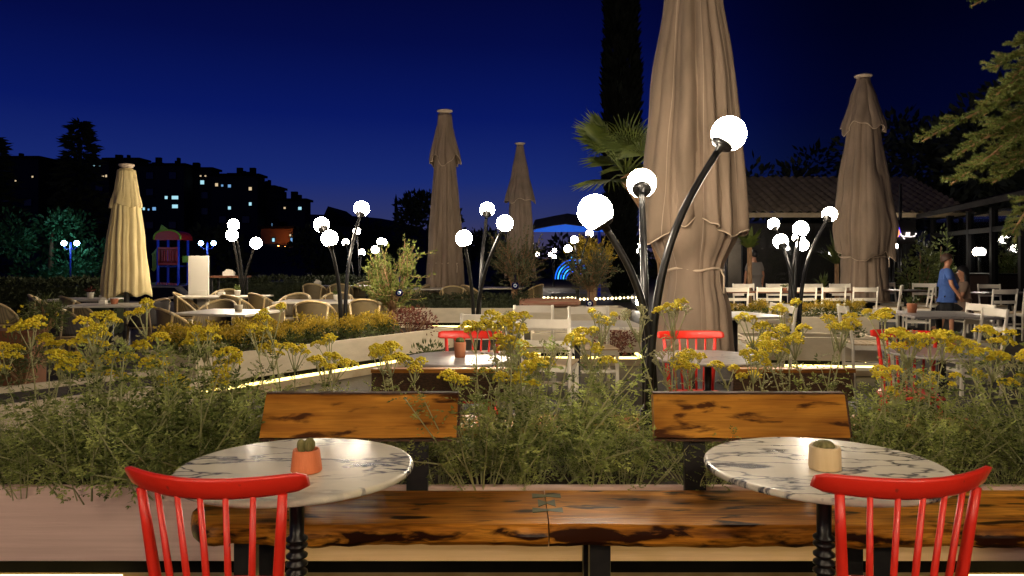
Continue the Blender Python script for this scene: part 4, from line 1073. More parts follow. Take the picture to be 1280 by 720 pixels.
# ------------------------------------------------------------------ trees
def sprig(ml, ms, p, d, L, n, ll, w, rise=.25, rad_=.004):
    p, d = V(p), V(d).normalized(); pts = [p.copy()]
    for i in range(n):
        d = (d + V((0, 0, rise / n)) + rv() * .12).normalized(); p = p + d * L / n; pts.append(p.copy())
        for _ in range(2):
            q = rv(); q = (q - d * q.dot(d)).normalized(); ml.leaf(p, d * .9 + q * .8, ll * R.uniform(.7, 1.2), w)
    ml.leaf(p, d, ll, w); ms.tube(pts[::2], rad_, 4, caps=False); return p
def olive(lab, x, y, z0, trunk, top, rx, n, mat, ll=.06, w=.02, name='olive_tree', rise=.5):
    t = thing(name, lab, 'tree', (x, y, z0)); tr = MB(); ml = MB(); ms = MB()
    c = V((x, y, trunk))
    tr.tube([(x, y, z0), (x + .02, y, z0 + (trunk - z0) * .5), (x - .01, y, trunk)], [.075, .062, .055], 10)
    H = top - trunk
    for k in range(9):
        a = k * 2.4 + R.random(); e = c + V((math.cos(a) * rx * .5, math.sin(a) * rx * .5, H * R.uniform(.2, .8)))
        tr.tube([c - V((0, 0, .05)), c.lerp(e, .5) + V((0, 0, .05)), e], [.03, .018, .007], 6)
        for _ in range(n // 9):
            b_ = c.lerp(e, R.uniform(.2, 1)) + rv() * .08
            a2 = a + R.uniform(-1.2, 1.2)
            d = V((math.cos(a2) * .8, math.sin(a2) * .8, R.uniform(-.3, 1.9)))
            sprig(ml, ms, b_, d, R.uniform(.16, .4) * (rx + H * .4) / .9, 9, ll, w, rise)
    tr.build('trunk', 'bark', t); ml.build('crown', mat, t, smooth=False); ms.build('twig', 'bark', t)
    return t
olive('small bright green olive tree in the slanting planter, lit by the lamp', gx(491, 10.25), 10.25, .39, .66, 1.72, .46, 190, 'olive', .06, .022)
olive('grey green olive tree with an eye bead, before the dim far umbrella', gx(643, 14.4), 14.4, .39, .75, 1.85, .6, 210, 'olive_dim', .06, .02)
olive('grey green olive tree with an eye bead, below the largest globe', gx(738, 14.35), 14.35, .39, .72, 1.55, .62, 220, 'olive_dim', .06, .02)
olive('far round tree lit yellow beside the blue post', gx(742, 21), 21, -.02, .9, 1.95, .75, 150, 'shrub', .09, .04)
for lab, px, py, y in (('blue eye bead hanging in the bright olive tree', 499, 366, 9.95), ('blue eye bead hanging in the middle grey olive tree', 644, 357, 14.05), ('blue eye bead hanging in the right grey olive tree', 737, 379.5, 13.95)):
    p = at(px, py, y); t = thing('eye_bead', lab, 'ornament', p); r = .055 * y / 11
    def disc(rr, dy, th): 
        m = MB().lathe([(rr * .7, -th), (rr, -th * .3), (rr, th * .3), (rr * .7, th)], (0, 0, 0), 20)
        m.v = [(p.x + a, p.y + dy - c_, p.z + b_) for a, b_, c_ in m.v]; return m
    o = disc(r, 0, .012).build('bead', 'nazar', t)
    disc(r * .48, -.011, .006).build('white_ring', 'nazarwhite', o); disc(r * .3, -.017, .004).build('pale_ring', 'nazarpale', o); disc(r * .16, -.021, .003).build('pupil', 'nazar', o)
    MB().tube([(p.x, p.y, p.z + r), (p.x, p.y + .05, p.z + r + .16)], .006, 5).build('cord', 'nazar', t)

# fan palm beside the big umbrella
def fan_palm(lab, x, y, zc, n, size, seed):
    RR = random.Random(seed); t = thing('fan_palm', lab, 'palm', (x, y, 0))
    tr = MB().tube([(x + .75, y, 0), (x + .6, y, zc * .5), (x + .32, y, zc * .82), (x, y, zc)], [.16, .13, .12, .11], 10); tr.build('trunk', 'bark', t)
    for k in range(n):
        a = k * 2.399; el = RR.uniform(-.25, 1.1); d = V((math.cos(a) * math.cos(el), math.sin(a) * math.cos(el), math.sin(el)))
        L = size * RR.uniform(.55, .8); p0 = V((x, y, zc)); p1 = p0 + d * L * .6; p2 = p0 + d * L + V((0, 0, -.1 * L))
        st = MB().tube([p0, p1, p2], [.016, .012, .009], 5).build('frond_stalk', 'palm', t)
        m = MB(); ax = (p2 - p1).normalized(); sd = ax.cross(V((0, 0, 1))).normalized(); up = sd.cross(ax)
        for q in range(30):
            an = -1.75 + 3.5 * q / 29; dd = (ax * math.cos(an) + sd * math.sin(an) + up * .14 * math.cos(an)).normalized()
            LL = size * (.62 + .2 * math.cos(an)) * RR.uniform(.9, 1.08)
            w = V((0, 0, 1)).cross(dd).normalized() * .018 * size
            a_, b_, c_ = p2, p2 + dd * LL * .6, p2 + dd * LL + V((0, 0, -.14 * LL * RR.uniform(.5, 1.6)))
            m.add([a_, b_ + w + up * .01, c_, b_ - w, b_ - up * .02], [(0, 1, 4), (1, 2, 4), (0, 4, 3), (4, 2, 3)])
        m.build('frond', 'palm', st, smooth=False)
fan_palm('fan palm with drooping fronds, lit green, just left of the big umbrella', gx(782, 11.5), 11.5, 2.62, 16, .82, 3)

def dark_tree(name, lab, x, y, z0, h, r, n, mat='darktree', shape='round', l=.35, trunk=True, cat='tree', lean=0):
    t = thing(name, lab, cat, (x, y, z0)); m = MB()
    if shape == 'spruce':
        k = 0; z = z0 + h * .12
        while z < z0 + h:
            s = (z - z0) / h; rr = r * (1 - s) ** .8 * R.uniform(.75, 1.2) + .05
            for b_ in range(9):
                a = R.uniform(0, 2 * PI); e = V((x + math.cos(a) * rr, y + math.sin(a) * rr, z - rr * .12))
                for q in range(max(3, n // 260)):
                    p = V((x, y, z + rr * .15)).lerp(e, R.random() ** .7); m.leaf(p, (e - V((x, y, z))) + rv() * rr * .5, l * R.uniform(.5, 1.2), l * .25)
            z += h / 34
    elif shape == 'column':
        for _ in range(n):
            s = R.random(); rr = r * (.35 + .65 * math.sin(min(1, s * 1.3 + .1) * PI * .75)) * (1 + .35 * noise.noise(V((s * 9, x, 0))))
            a = R.uniform(0, 2 * PI); p = V((x + math.cos(a) * rr, y + math.sin(a) * rr, z0 + .1 + s * (h - .1))); m.leaf(p, V((math.cos(a) * .4, math.sin(a) * .4, 1)) + rv() * .4, l, l * .3)
    else:
        cl = []
        for _ in range(16):
            d = rv(); cl.append((V((x + lean, y, z0 + h - r * .95)) + V((d.x * r * .75, d.y * r * .75, d.z * r * .72)), r * R.uniform(.3, .5)))
        for c, q in cl: leaf_clump(m, c, (q, q, q * .85), n // 16, l, l * .5)
    m.build('crown', mat, t, smooth=False)
    MB().tube([(x, y, z0), (x + lean * .6, y, z0 + h * .45), (x + lean, y, z0 + h * (.85 if shape != 'round' else .7))], [.05 * h ** .7, .035 * h ** .7, .01 * h], 8).build('trunk', 'bark' if mat == 'midtree' else 'darktree', t)
dark_tree('spruce_tree', 'dark pointed spruce against the blue sky at the left, above the round lit tree', gx(100, 50), 50, -.78, 11.3, 2.9, 2600, shape='spruce', l=.75)
dark_tree('spruce_tree', 'dark tree cut by the left edge of the picture', gx(-8, 48), 48, -.78, 9.9, 2.6, 2000, shape='spruce', l=.75)
dark_tree('round_tree', 'round tree lit teal by the blue street lamp, left of the cream umbrella', gx(62, 31.5), 31.5, -.78, 4.6, 2.2, 4200, 'midtree', l=.2, lean=.1)
dark_tree('round_tree', 'dark tree behind the left edge of the middle brown umbrella', gx(535, 60), 60, -.78, 7.3, 2.6, 2200, l=.45)
dark_tree('round_tree', 'dark tree left of the thin minaret', gx(468, 70), 70, -.78, 5.3, 2.6, 1800, l=.5)
dark_tree('round_tree', 'dark tree below the gabled house', gx(400, 60), 60, -.78, 4.6, 2.5, 1500, l=.5)
dark_tree('round_tree', 'wide dark tree behind the menu board and playground', gx(262, 52), 52, -.78, 4.2, 2.6, 1500, l=.5)
dark_tree('round_tree', 'dark tree at the right foot of the middle umbrella', gx(588, 62), 62, -.78, 5.4, 2.0, 1500, l=.45)
for px, lab in ((640, 'left of the tent'), (698, 'under the left half of the tent'), (752, 'under the right half of the tent'), (800, 'behind the big umbrella')):
    dark_tree('round_tree', 'low dark tree seen far off ' + lab, gx(px, 52), 52, -.78, 3.6, 2.3, 1300, l=.45)
dark_tree('cypress_tree', 'tall dark columnar cypress rising out of the picture above the fan palm', gx(777, 24), 24, -.02, 12.5, .46, 6500, 'darker', shape='column', l=.4)
for px, y, h, r, lab in ((960, 42, 7.0, 3.2, 'dark tree over the tiled roof, right of the big umbrella'), (1035, 48, 8.6, 3.6, 'dark tree left of the tall brown umbrella top'), (1140, 40, 9.0, 3.8, 'tall dark tree right of the tall brown umbrella'),
                      (1225, 36, 9.6, 3.6, 'tall dark tree behind the spruce branches'), (1290, 30, 8.6, 3.0, 'dark tree at the right edge of the picture')):
    dark_tree('round_tree', lab, gx(px, y), y, -.02, h, r, 2600, l=.5)

# spruce whose branches reach in at the upper right
t = thing('spruce_tree', 'spruce reaching in with lit green branches at the upper right', 'tree', (3.75, 4.7, 0))
MB().tube([(3.75, 4.7, 0), (3.75, 4.7, 2), (3.75, 4.7, 4.6)], [.12, .1, .03], 10).build('trunk', 'bark', t)
def needles(m, a, b_, ln, n):
    a, b_ = V(a), V(b_); d = (b_ - a).normalized()
    for i in range(n):
        p = a.lerp(b_, i / n); q = rv(); q = (q - d * q.dot(d)).normalized(); e = (q + d * .85).normalized(); w = e.cross(rv()).normalized() * .003
        m.add([p - w, p + w, p + e * ln * R.uniform(.75, 1.1)], [(0, 1, 2)])
    for i in range(8):
        e = (d + rv() * .55).normalized(); w = e.cross(rv()).normalized() * .002; m.add([b_ - w, b_ + w, b_ + e * ln * .7], [(0, 1, 2)])
def spruce_branch(tip, h0, dens=1.0, start=None):
    s0 = V(start) if start else V((3.7, 4.65, h0)); tip = V(tip); k = 26; m = MB(); w = MB(); pts = []
    for i in range(k + 1):
        f = i / k; p = s0.lerp(tip, f) + V((0, 0, .10 * math.sin(f * PI) - .03 * f * f)) + V((.02 * math.sin(f * 9 + tip.z * 7), 0, 0)); pts.append(p)
    w.tube(pts, [.018 * (1 - .85 * i / k) + .002 for i in range(k + 1)], 6)
    for i in range(7, k):
        d = (pts[i + 1] - pts[i]).normalized(); side = d.cross(V((0, 0, 1))).normalized(); f = i / k
        for sg in (-1, 1):
            if R.random() > dens: continue
            L = (.07 + .17 * (1 - f)) * R.uniform(.6, 1.1)
            dd = (d * .8 + side * sg * .7 + V((0, 0, R.uniform(-.4, .4)))).normalized(); a = pts[i]; b_ = a + dd * L + V((0, 0, .01))
            w.tube([a, b_], .0022, 4, caps=False); needles(m, a.lerp(b_, .15), b_, .024, int(L * 760))
            for q in range(int(L / .055)):
                a2 = a.lerp(b_, (q + .8) / (L / .055 + 1)); s2 = R.choice((-1, 1)); e2 = a2 + (dd * .75 + side * sg * -.3 * s2 + d * .3 * s2 + V((0, 0, R.uniform(-.3, .5)))).normalized() * R.uniform(.045, .08)
                w.tube([a2, e2], .0018, 4, caps=False); needles(m, a2, e2, .023, 56)
        needles(m, pts[i], pts[i + 1], .022, 20)
    o = w.build('branch', 'bark', t); m.build('needle_spray', 'spruce', o, smooth=False)
for px, py, y, h0 in ((1157, 170, 4.3, 2.45), (1186, 224, 4.15, 2.25), (1240, 78, 4.3, 2.6), (1262, 285, 4.4, 2.0), (1215, 172, 4.5, 2.35), (1246, 112, 4.1, 2.5), (1222, 200, 4.45, 2.3), (1268, 48, 4.5, 2.75), (1250, 205, 4.25, 2.2), (1196, 190, 4.35, 2.35), (1232, 138, 4.3, 2.45), (1252, 160, 4.5, 2.3), (1262, 92, 4.25, 2.6), (1207, 210, 4.2, 2.2), (1240, 222, 4.35, 2.1)):
    spruce_branch(at(px, py, y), h0)
spruce_branch(at(1216, 1, 4.3), 3.1, .5)

# ------------------------------------------------------------------ apartment blocks on the hill
def building(lab, px0, px1, ptop, y, lit, name='apartment_block', depth=4, roofbits=(), mat='wall', cols=None):
    x0, x1 = gx(px0, y), gx(px1, y); zt = HC - (ptop - HOR) * y / F; zb = hill_h((x0 + x1) / 2, y + 2) - 2
    t = thing(name, lab, 'building', ((x0 + x1) / 2, y, zb))
    MB().box(((x0 + x1) / 2, y + depth / 2, (zt + zb) / 2), (x1 - x0, depth, zt - zb)).build('wall', mat, t, smooth=False)
    r = MB().box(((x0 + x1) / 2, y + depth / 2, zt + .22), (x1 - x0 + .8, depth + .8, .4)).build('roof', 'roofdark', t, smooth=False)
    for a, b_, c in roofbits:
        xa, xb = gx(a, y), gx(b_, y); hh = (ptop - c) * y / F
        MB().box(((xa + xb) / 2, y + 3, zt + .4 + hh / 2), (xb - xa, 2.5, hh)).build('stair_tower', 'roofdark', r, smooth=False)
    for q in range(3):
        xa = R.uniform(x0 + .5, x1 - 1.5); hh = R.uniform(.5, 1.5); MB().box((xa, y + 2, zt + .4 + hh / 2), (R.uniform(.3, 1.3), .8, hh)).build('chimney', 'roofdark', r, smooth=False)
    n = max(2, int((x1 - x0) / 3.4)); cellw = (x1 - x0) / n; fl = 3.0; used = set()
    def win(xc, zc, w, h, m):
        f = MB(); f.box((xc, y - .02, zc), (w + .24, .12, h + .24)); o = f.build('window', 'glassframe', t, smooth=False)
        MB().box((xc, y - .09, zc), (w, .05, h)).build('pane', m, o, smooth=False)
    for px, py, w, h, m in lit: win(gx(px, y), HC - (py - HOR) * y / F, w * y / F, h * y / F, m)
    for i in range(n):
        for j in range(4):
            xc = x0 + cellw * (i + .5); zc = zt - 1.8 - j * fl
            if zc < zb + 3 or any(abs(gx(q[0], y) - xc) < 2.6 and abs(HC - (q[1] - HOR) * y / F - zc) < 2 for q in lit): continue
            win(xc, zc, 1.3, 1.2, 'winoff')
    return t
building('dark apartment block at the far left beyond the trees, two yellow windows', -30, 48, 198, 135, [(55 - 14, 221, 2, 2, 'win_w'), (20, 226, 2, 2, 'win_w')])
building('dark apartment block behind the pointed spruce, with small lit windows', 65, 136, 202, 140, [(118, 202 + 5, 1.6, 1.4, 'win_c'), (125, 207, 1.6, 1.4, 'win_c'), (129, 220, 3, 3, 'win_w'), (133, 220, 2, 3, 'win_w')])
building('dark apartment block directly behind the cream umbrella', 136, 173, 200, 145, [(141, 206, 1.6, 1.2, 'win_w')])
building('dark apartment block just right of the cream umbrella, six blue lit windows', 173, 230, 207, 138, [(180, 261, 2.6, 3.4, 'win_c'), (193, 261, 4.2, 4, 'win_b'), (208, 247, 3.4, 3.6, 'win_c'), (219, 247, 8, 4.2, 'win_c'), (219, 258, 7, 4.4, 'win_c'), (186, 262, 2, 2.4, 'win_b')], roofbits=((184, 196, 204), (206, 214, 205)))
building('dark apartment block with one bright cyan window near its top', 230, 264, 212, 142, [(253, 228, 4.6, 4.8, 'win_c'), (251, 220, 2, 1.6, 'win_w'), (257, 220, 2, 1.6, 'win_w'), (231, 248, 3.4, 4, 'win_b'), (231, 260, 4, 4, 'win_c')], roofbits=((236, 243, 210),))
building('dark apartment block with a row of small lit windows under its roof', 264, 322, 220, 136, [(271, 231, 3.4, 3.8, 'win_w'), (278, 232, 2.4, 2.4, 'win_b'), (287, 232.5, 3.6, 3.6, 'win_b'), (313, 236, 3.6, 4, 'win_w'), (287, 260, 3.4, 3.8, 'win_c'), (313, 255, 3.2, 4, 'win_c')], roofbits=((279, 300, 217.5), (304, 309, 216)))
building('stepped dark apartment block right of the small lamp, one blue window', 322, 348, 236, 140, [(327, 253, 6.5, 4.2, 'win_b'), (328, 262, 2, 1.4, 'win_c'), (342, 281, 4, 4, 'win_b')], roofbits=((333, 340, 233),))
building('lowest dark apartment block at the right end of the row', 348, 381, 251, 137, [(356, 260, 2.4, 2.2, 'win_w'), (375, 260.5, 4, 3.6, 'win_c'), (376, 286, 3.4, 3.4, 'win_w'), (366, 291, 3.6, 5, 'win_b')], roofbits=((362, 370, 249),))
ob = building('low house with a facade lit orange, below the stepped apartment blocks', 326, 366, 286, 118, [(342, 300, 3, 4.4, 'win_c'), (364.5, 300, 2.4, 5, 'win_b'), (363, 294, 2, 2.4, 'win_w')], name='lit_house', depth=8, mat='brickwall')
y = 117; mm = MB()
for px in (334, 348, 358): mm.ball(at(px, 309, y - 1.2), .22, 10, 6)
for px in (334, 348, 358):  # lamps added to throw orange light on the facade
    p = at(px, 309, y - 1.2); o = MB().bar((p.x, p.y, p.z), (p.x, p.y + 2.2, p.z), .1, .1).build('added_wall_lamp', 'black', ob, smooth=False)
    MB().ball(p, .25, 10, 6).build('added_lamp_bulb', emit_mat('added_orange_bulb', (1, .35, .08), 90) if 'added_orange_bulb' not in bpy.data.materials else bpy.data.materials['added_orange_bulb'], o)
t = thing('gabled_house', 'dark house with a pitched roof between two globe lamps', 'house', (gx(422, 85), 85, -1))
x0, x1 = gx(400, 85), gx(443, 85); zt = HC + 40 * 85 / F; zr = HC + 64 * 85 / F
MB().box(((x0 + x1) / 2, 89, zt / 2 - .5), (x1 - x0 - .5, 8, zt + 1)).build('wall', 'wall', t, smooth=False)
xm = gx(411, 85)
MB().add([(x0, 84.6, zt), (xm, 84.6, zr), (x1, 84.6, zt), (x0, 94, zt), (xm, 94, zr), (x1, 94, zt)], [(0, 2, 1), (3, 4, 5), (0, 1, 4, 3), (1, 2, 5, 4), (0, 3, 5, 2)]).build('roof', 'roofdark', t, smooth=False)
for k in (-1, 1): MB().box(((x0 + x1) / 2 + k * 1, 84.97, zt - 1.2), (.9, .08, 1.1)).build('window', 'winoff', t, smooth=False)
t = thing('minaret', 'thin minaret with a pointed top far off between the lamps and the middle umbrella', 'tower', (gx(495, 300), 300, -1))
x = gx(495, 300); z = lambda py: HC - (py - HOR) * 300 / F
MB().lathe([(.8, -1), (.75, z(270))], (x, 300, 0), 12).build('shaft', 'wall', t); MB().lathe([(.75, z(270)), (1.3, z(268)), (1.35, z(266)), (.7, z(265.8))], (x, 300, 0), 12).build('balcony', 'wall', t)
MB().lathe([(.62, z(265.5)), (.6, z(253)), (.75, z(252.6)), (.02, z(242))], (x, 300, 0), 12).build('spire', 'roofdark', t)

# ------------------------------------------------------------------ playground, cars
Y = 34; t = thing('play_tower', 'playground tower with red arched roof and blue posts right of the cream umbrella', 'playground tower', (gx(210, Y), Y, -.78))
zz = lambda py: HC - (py - HOR) * Y / F
X = lambda px: gx(px, Y)
for px in (197.5, 223):
    for dy in (0, 1.0): MB().tube([(X(px), Y + dy, -.78), (X(px), Y + dy, zz(298))], .055, 10).build('post', 'bluelit', t)
m = MB()
def RP(i, j):
    a = PI * i / 14; return (X(210.5) - math.cos(a) * .60, Y - .1 + 1.2 * j, zz(300) + math.sin(a) ** .7 * .42)
m.grid(RP, 15, 2); m.add([RP(i, 0) for i in range(15)], [tuple(range(15))]); m.build('roof', 'redplay', t, smooth=False, thick=.03)
MB().tube([V(RP(i, 0)) + V((0, -.03, .02)) for i in range(15)], .045, 6).build('roof_trim', 'greenplay', t)
MB().add([(X(201), Y - .14, zz(288)), (X(203.5), Y - .14, zz(281)), (X(212), Y - .14, zz(287)), (X(201), Y - .08, zz(288)), (X(203.5), Y - .08, zz(281)), (X(212), Y - .08, zz(287))], [(0, 2, 1), (3, 4, 5), (0, 1, 4, 3), (1, 2, 5, 4), (0, 3, 5, 2)]).build('roof_crest', 'greenplay', t, smooth=False)
m = MB(); m.box((X(210.5), Y - .06, zz(329)), (.86, .04, .16)); m.box((X(210.5), Y - .06, zz(311)), (.86, .04, .14))
for k in range(8): m.box((X(201.5 + k * 2.57), Y - .06, zz(320)), (.055, .04, .6))
m.box((X(201), Y - .06, zz(320)), (.2, .04, .6)); m.box((X(220), Y - .06, zz(320)), (.2, .04, .6)); m.build('front_panel', 'redplay', t, smooth=False)
MB().box((X(210.5), Y + .5, zz(333)), (.95, 1.0, .06)).build('deck', 'bluepaint', t, smooth=False)
m = MB(); m.bar((X(188), Y + .2, zz(338)), (X(195), Y + .2, zz(331)), .05, .16); m.bar((X(188), Y + .2, zz(319)), (X(195), Y + .2, zz(311)), .05, .12)
for k in range(4): m.bar((X(188.5 + k * 2), Y + .2, zz(337 - k * 2)), (X(188.5 + k * 2), Y + .2, zz(319 - k * 2)), .05, .04)
m.build('side_panel', 'greenplay', t, smooth=False)
m = MB(); m.box((X(232), Y + .2, zz(324)), (.45, .05, .3)); m.build('bridge_panel', 'greenplay', t, smooth=False)
def car(lab, px, y, rz, paint):
    t = thing('parked_car', lab, 'car', (0, 0, 0)); L = [(-2.1, .55), (-2.05, .85), (-1.3, .98), (-.75, 1.42), (.55, 1.46), (1.35, 1.0), (2.0, .88), (2.12, .55), (2.05, .3), (-2.05, .3)]
    m = MB(); n = len(L)
    for s, k in ((-1, .84), (-.8, 1), (.8, 1), (1, .84)):
        for a, b_ in L: m.v.append((a * (1 if abs(s) < .9 else .985), s * .86 * (.84 if b_ > 1.2 else 1), .3 + (b_ - .3) * (1 if abs(s) < .9 else .965)))
    for q in range(3):
        for j in range(n): m.f.append((q * n + j, q * n + (j + 1) % n, (q + 1) * n + (j + 1) % n, (q + 1) * n + j))
    m.f.append(tuple(reversed(range(n)))); m.f.append(tuple(3 * n + j for j in range(n)))
    m.build('body', paint, t, smooth=False, bevel=.03)
    for s in (-1, 1):
        MB().add([(-1.1, s * .845, 1.0), (.95, s * .845, 1.02), (.5, s * .735, 1.38), (-.65, s * .735, 1.36)], [(0, 1, 2, 3)]).build('side_window', 'carglass', t, smooth=False, thick=.02)
        for x in (-1.3, 1.3):
            w = MB().lathe([(.2, -.1), (.3, -.1), (.32, -.06), (.32, .06), (.3, .1), (.2, .1)], (0, 0, 0), 20); w.v = [(x + a, s * .8 + c, .32 + b_) for a, b_, c in w.v]; o = w.build('wheel', 'tyre', t)
            w = MB().lathe([(.05, -.105), (.19, -.105), (.19, .105), (.05, .105)], (0, 0, 0), 14); w.v = [(x + a, s * .8 + c, .32 + b_) for a, b_, c in w.v]; w.build('rim', 'rim', o)
    for q, (a, b_, c, d) in (('windscreen', (1.3, 1.03, .62, 1.42)), ('rear_window', (-1.28, 1.0, -.8, 1.39))):
        MB().add([(a, -.68, b_), (a, .68, b_), (c, .6, d), (c, -.6, d)], [(0, 1, 2, 3)]).build(q, 'carglass', t, smooth=False, thick=.03)
    t.location = (gx(px, y), y, -.78); t.rotation_euler = (0, 0, rad(rz))
car('dark parked car behind the hedge, its roof catching blue light, left of the cream umbrella', 92, 23.5, 4, 'carpaint')
car('silver parked car showing between the cream umbrella and the menu board', 205, 20.6, 178, 'carsilver')
car('dark parked car behind the hedge right of the menu board', 335, 24, 2, 'carpaint')

# ------------------------------------------------------------------ blue tent, light arcs, log seat
Y = 27; t = thing('blue_lit_tent', 'low tent roof with a glowing blue valance behind the largest globe', 'tent', (gx(732, Y), Y, 0)); zz = lambda py: HC - (py - HOR) * Y / F
m = MB(); xs = [664, 690, 706, 730, 760, 778, 790]
tops = [288, 283, 281, 284, 284, 282, 280]
m.grid(lambda i, j: (gx(xs[i], Y), Y - .3 + .03 * math.sin(i * 2 + j), zz(tops[i]) if j else zz(290.2)), 7, 2); m.build('valance', 'valance', t, smooth=False, thick=.02)
m = MB(); m.grid(lambda i, j: (gx(xs[i], Y) + (0, .3, 1.2)[j] * (.6 - i / 6), Y - .28 + j * 1.6, zz(tops[i] - .6) + (0, .42, .55)[j]), 7, 3); m.build('roof_cloth', 'tentroof', t, smooth=False, thick=.02)
for px in (748,): MB().tube([(gx(px, Y), Y - .25, 0), (gx(px, Y), Y - .25, zz(289))], .055, 8).build('post', 'bluelit', t)
Y = 23; t = thing('light_arcs', 'fountain shaped arcs of blue rope light behind the right grey olive tree', 'light decoration', (gx(722, Y), Y, 0)); zz = lambda py: HC - (py - HOR) * Y / F
for k in range(5):
    r1 = 8 + k * 3.2; pts = []
    for i in range(17):
        a = PI * (1 - i / 16 * .62); pts.append((gx(716 + r1 * math.cos(a) * 1.05, Y), Y, zz(349 - r1 * 1.15 * math.sin(a))))
    MB().tube(pts, .018, 5).build('rope_light', 'cyanlight' if k in (1, 3) else 'bluelight', t)
for k in range(26):
    p = at(716 + R.uniform(-2, 16), R.uniform(322, 345), Y - .05); MB().ball(p, .03, 6, 4).build('light_point', 'cyanlight' if k % 3 else 'bluelight', t)
MB().box((gx(716, Y), Y, .15), (1.3, .5, .3)).build('basin', 'black', t, smooth=False)
t = thing('log_seat', 'pale split log lying across the long planter between the grey olive trees', 'log', (gx(686, 14.2), 14.2, .44))
m = MB(); n = 24
def LP(i, j):
    u = j / 20; a = 2 * PI * i / n; r = .085 * (1 + .15 * noise.noise(V((u * 4, math.cos(a), math.sin(a))))) * (1 - .5 * max(0, abs(u - .5) - .42) / .08)
    return (gx(649, 14.1) + u * (gx(726, 14.1) - gx(649, 14.1)), 14.2 + r * 1.5 * math.cos(a), .53 + r * math.sin(a))
m.grid(LP, n, 21, wrap=True); m.f.append(tuple(i * 21 for i in range(n))); m.f.append(tuple(i * 21 + 20 for i in reversed(range(n)))); m.build('log', 'roughwood', t)
t = thing('string_lights', 'string of small warm lights low behind the right grey olive tree', 'string lights', (gx(735, 19.0), 19.0, .3))
pts = [at(px, 369.5 + 2.2 * math.sin(px * .02) + 1.5 * (px > 720), 19.0) for px in range(670, 806, 5)]
MB().tube(pts, .006, 4).build('cable', 'black', t)
for q in pts: MB().ball(q + V((0, -.01, -.02)), R.uniform(.022, .038), 6, 4).build('bulb', 'bulb_light', t)
for q in (pts[0], pts[-1]): MB().tube([(q.x, 19.0, 0), (q.x, 19.0, q.z)], .02, 6).build('stake', 'black', t)
# yellow lamp glow under the far yellow tree comes from a small ground lamp
t = thing('ground_lamp', 'small warm ground lamp under the far yellow tree', 'lamp', (gx(797, 20.2), 20.0, 0))
MB().lathe([(.08, 0), (.08, .1), (.06, .14)], (gx(797, 20.2), 20.0, -.02), 12).build('housing', 'black', t); MB().ball((gx(797, 20.2), 20.0, .2), .09, 10, 6).build('bulb', 'globe_far', t)

# ------------------------------------------------------------------ restaurant on the right
t = thing('restaurant_building', 'low restaurant with a tiled roof and dark glass front at the right', 'building', (9, 21, 0))
zz = lambda py, Y: HC - (py - HOR) * Y / F
x0, x1 = 5.9, 12.2
m = MB()
def TP(i, j):
    x = x0 + (x1 - x0) * i / 160; s = j / 24; k = j % 2
    return (x, 20.0 + 3.2 * s, zz(266, 20) + 1.25 * s + .06 * abs(math.sin(x * 13)) - (.06 if k else 0) * 1)
m.grid(TP, 161, 25).build('roof', 'tile', t, smooth=False)
MB().box(((x0 + x1) / 2, 20.02, zz(266, 20) - .06), (x1 - x0, .14, .12)).build('eaves_board', 'tile', t, smooth=False)
MB().box(((x0 + x1) / 2, 22.9, 1.2), (x1 - x0 - .3, .15, 2.4)).build('rear_wall', 'interior', t, smooth=False)
for k in range(5): MB().box((x0 + .3 + k * 1.45, 20.3, 1.2), (.12, .12, 2.4)).build('post', 'glassframe', t, smooth=False)
for k in range(4): MB().box((x0 + 1.02 + k * 1.45, 20.33, 1.2), (1.3, .02, 2.35)).build('glass_pane', 'glass', t, smooth=False)
# right wing runs towards the viewer
a, b_ = V((11.2, 20.2, 0)), V((8.6, 11.0, 0)); n = 6
for k in range(n + 1):
    p = a.lerp(b_, k / n); MB().box((p.x, p.y, 1.2), (.14, .14, 2.4), rz=math.atan2(b_.y - a.y, b_.x - a.x)).build('post', 'glassframe', t, smooth=False)
    if k < n:
        q = a.lerp(b_, (k + .5) / n); L = (b_ - a).length / n - .15
        MB().box((q.x, q.y, 1.2), (L, .02, 2.3), rz=math.atan2(b_.y - a.y, b_.x - a.x)).build('glass_pane', 'glass', t, smooth=False)
        MB().box((q.x - .02, q.y, 1.95), (L, .09, .1), rz=math.atan2(b_.y - a.y, b_.x - a.x)).build('transom', 'glassframe', t, smooth=False)
nx = V(((b_ - a).y, -(b_ - a).x, 0)).normalized() * -1
if nx.x < 0: nx = -nx
def wing(p, d, z): q = p + nx * d; return (q.x, q.y, z)
MB().add([wing(a, -.5, 2.38), wing(b_, -.5, 2.38), wing(b_, 3.2, 3.3), wing(a, 3.2, 3.3), wing(a, -.5, 2.5), wing(b_, -.5, 2.5), wing(b_, 3.2, 3.45), wing(a, 3.2, 3.45)],
         [(0, 1, 2, 3), (7, 6, 5, 4), (0, 4, 5, 1), (1, 5, 6, 2), (2, 6, 7, 3), (3, 7, 4, 0)]).build('wing_roof', 'roofdark', t, smooth=False)
MB().add([wing(a, 3.0, 0), wing(b_, 3.0, 0), wing(b_, 3.0, 3.2), wing(a, 3.0, 3.2)], [(0, 1, 2, 3)]).build('inner_wall', 'interior', t, smooth=False, thick=.1)
p = a.lerp(b_, .78)
m = MB(); q = p + nx * .35; m.box((q.x, q.y, 1.2), (.35, .9, 2.35), rz=math.atan2(b_.y - a.y, b_.x - a.x) - PI / 2).build('red_pillar', 'redwall', t, smooth=False)
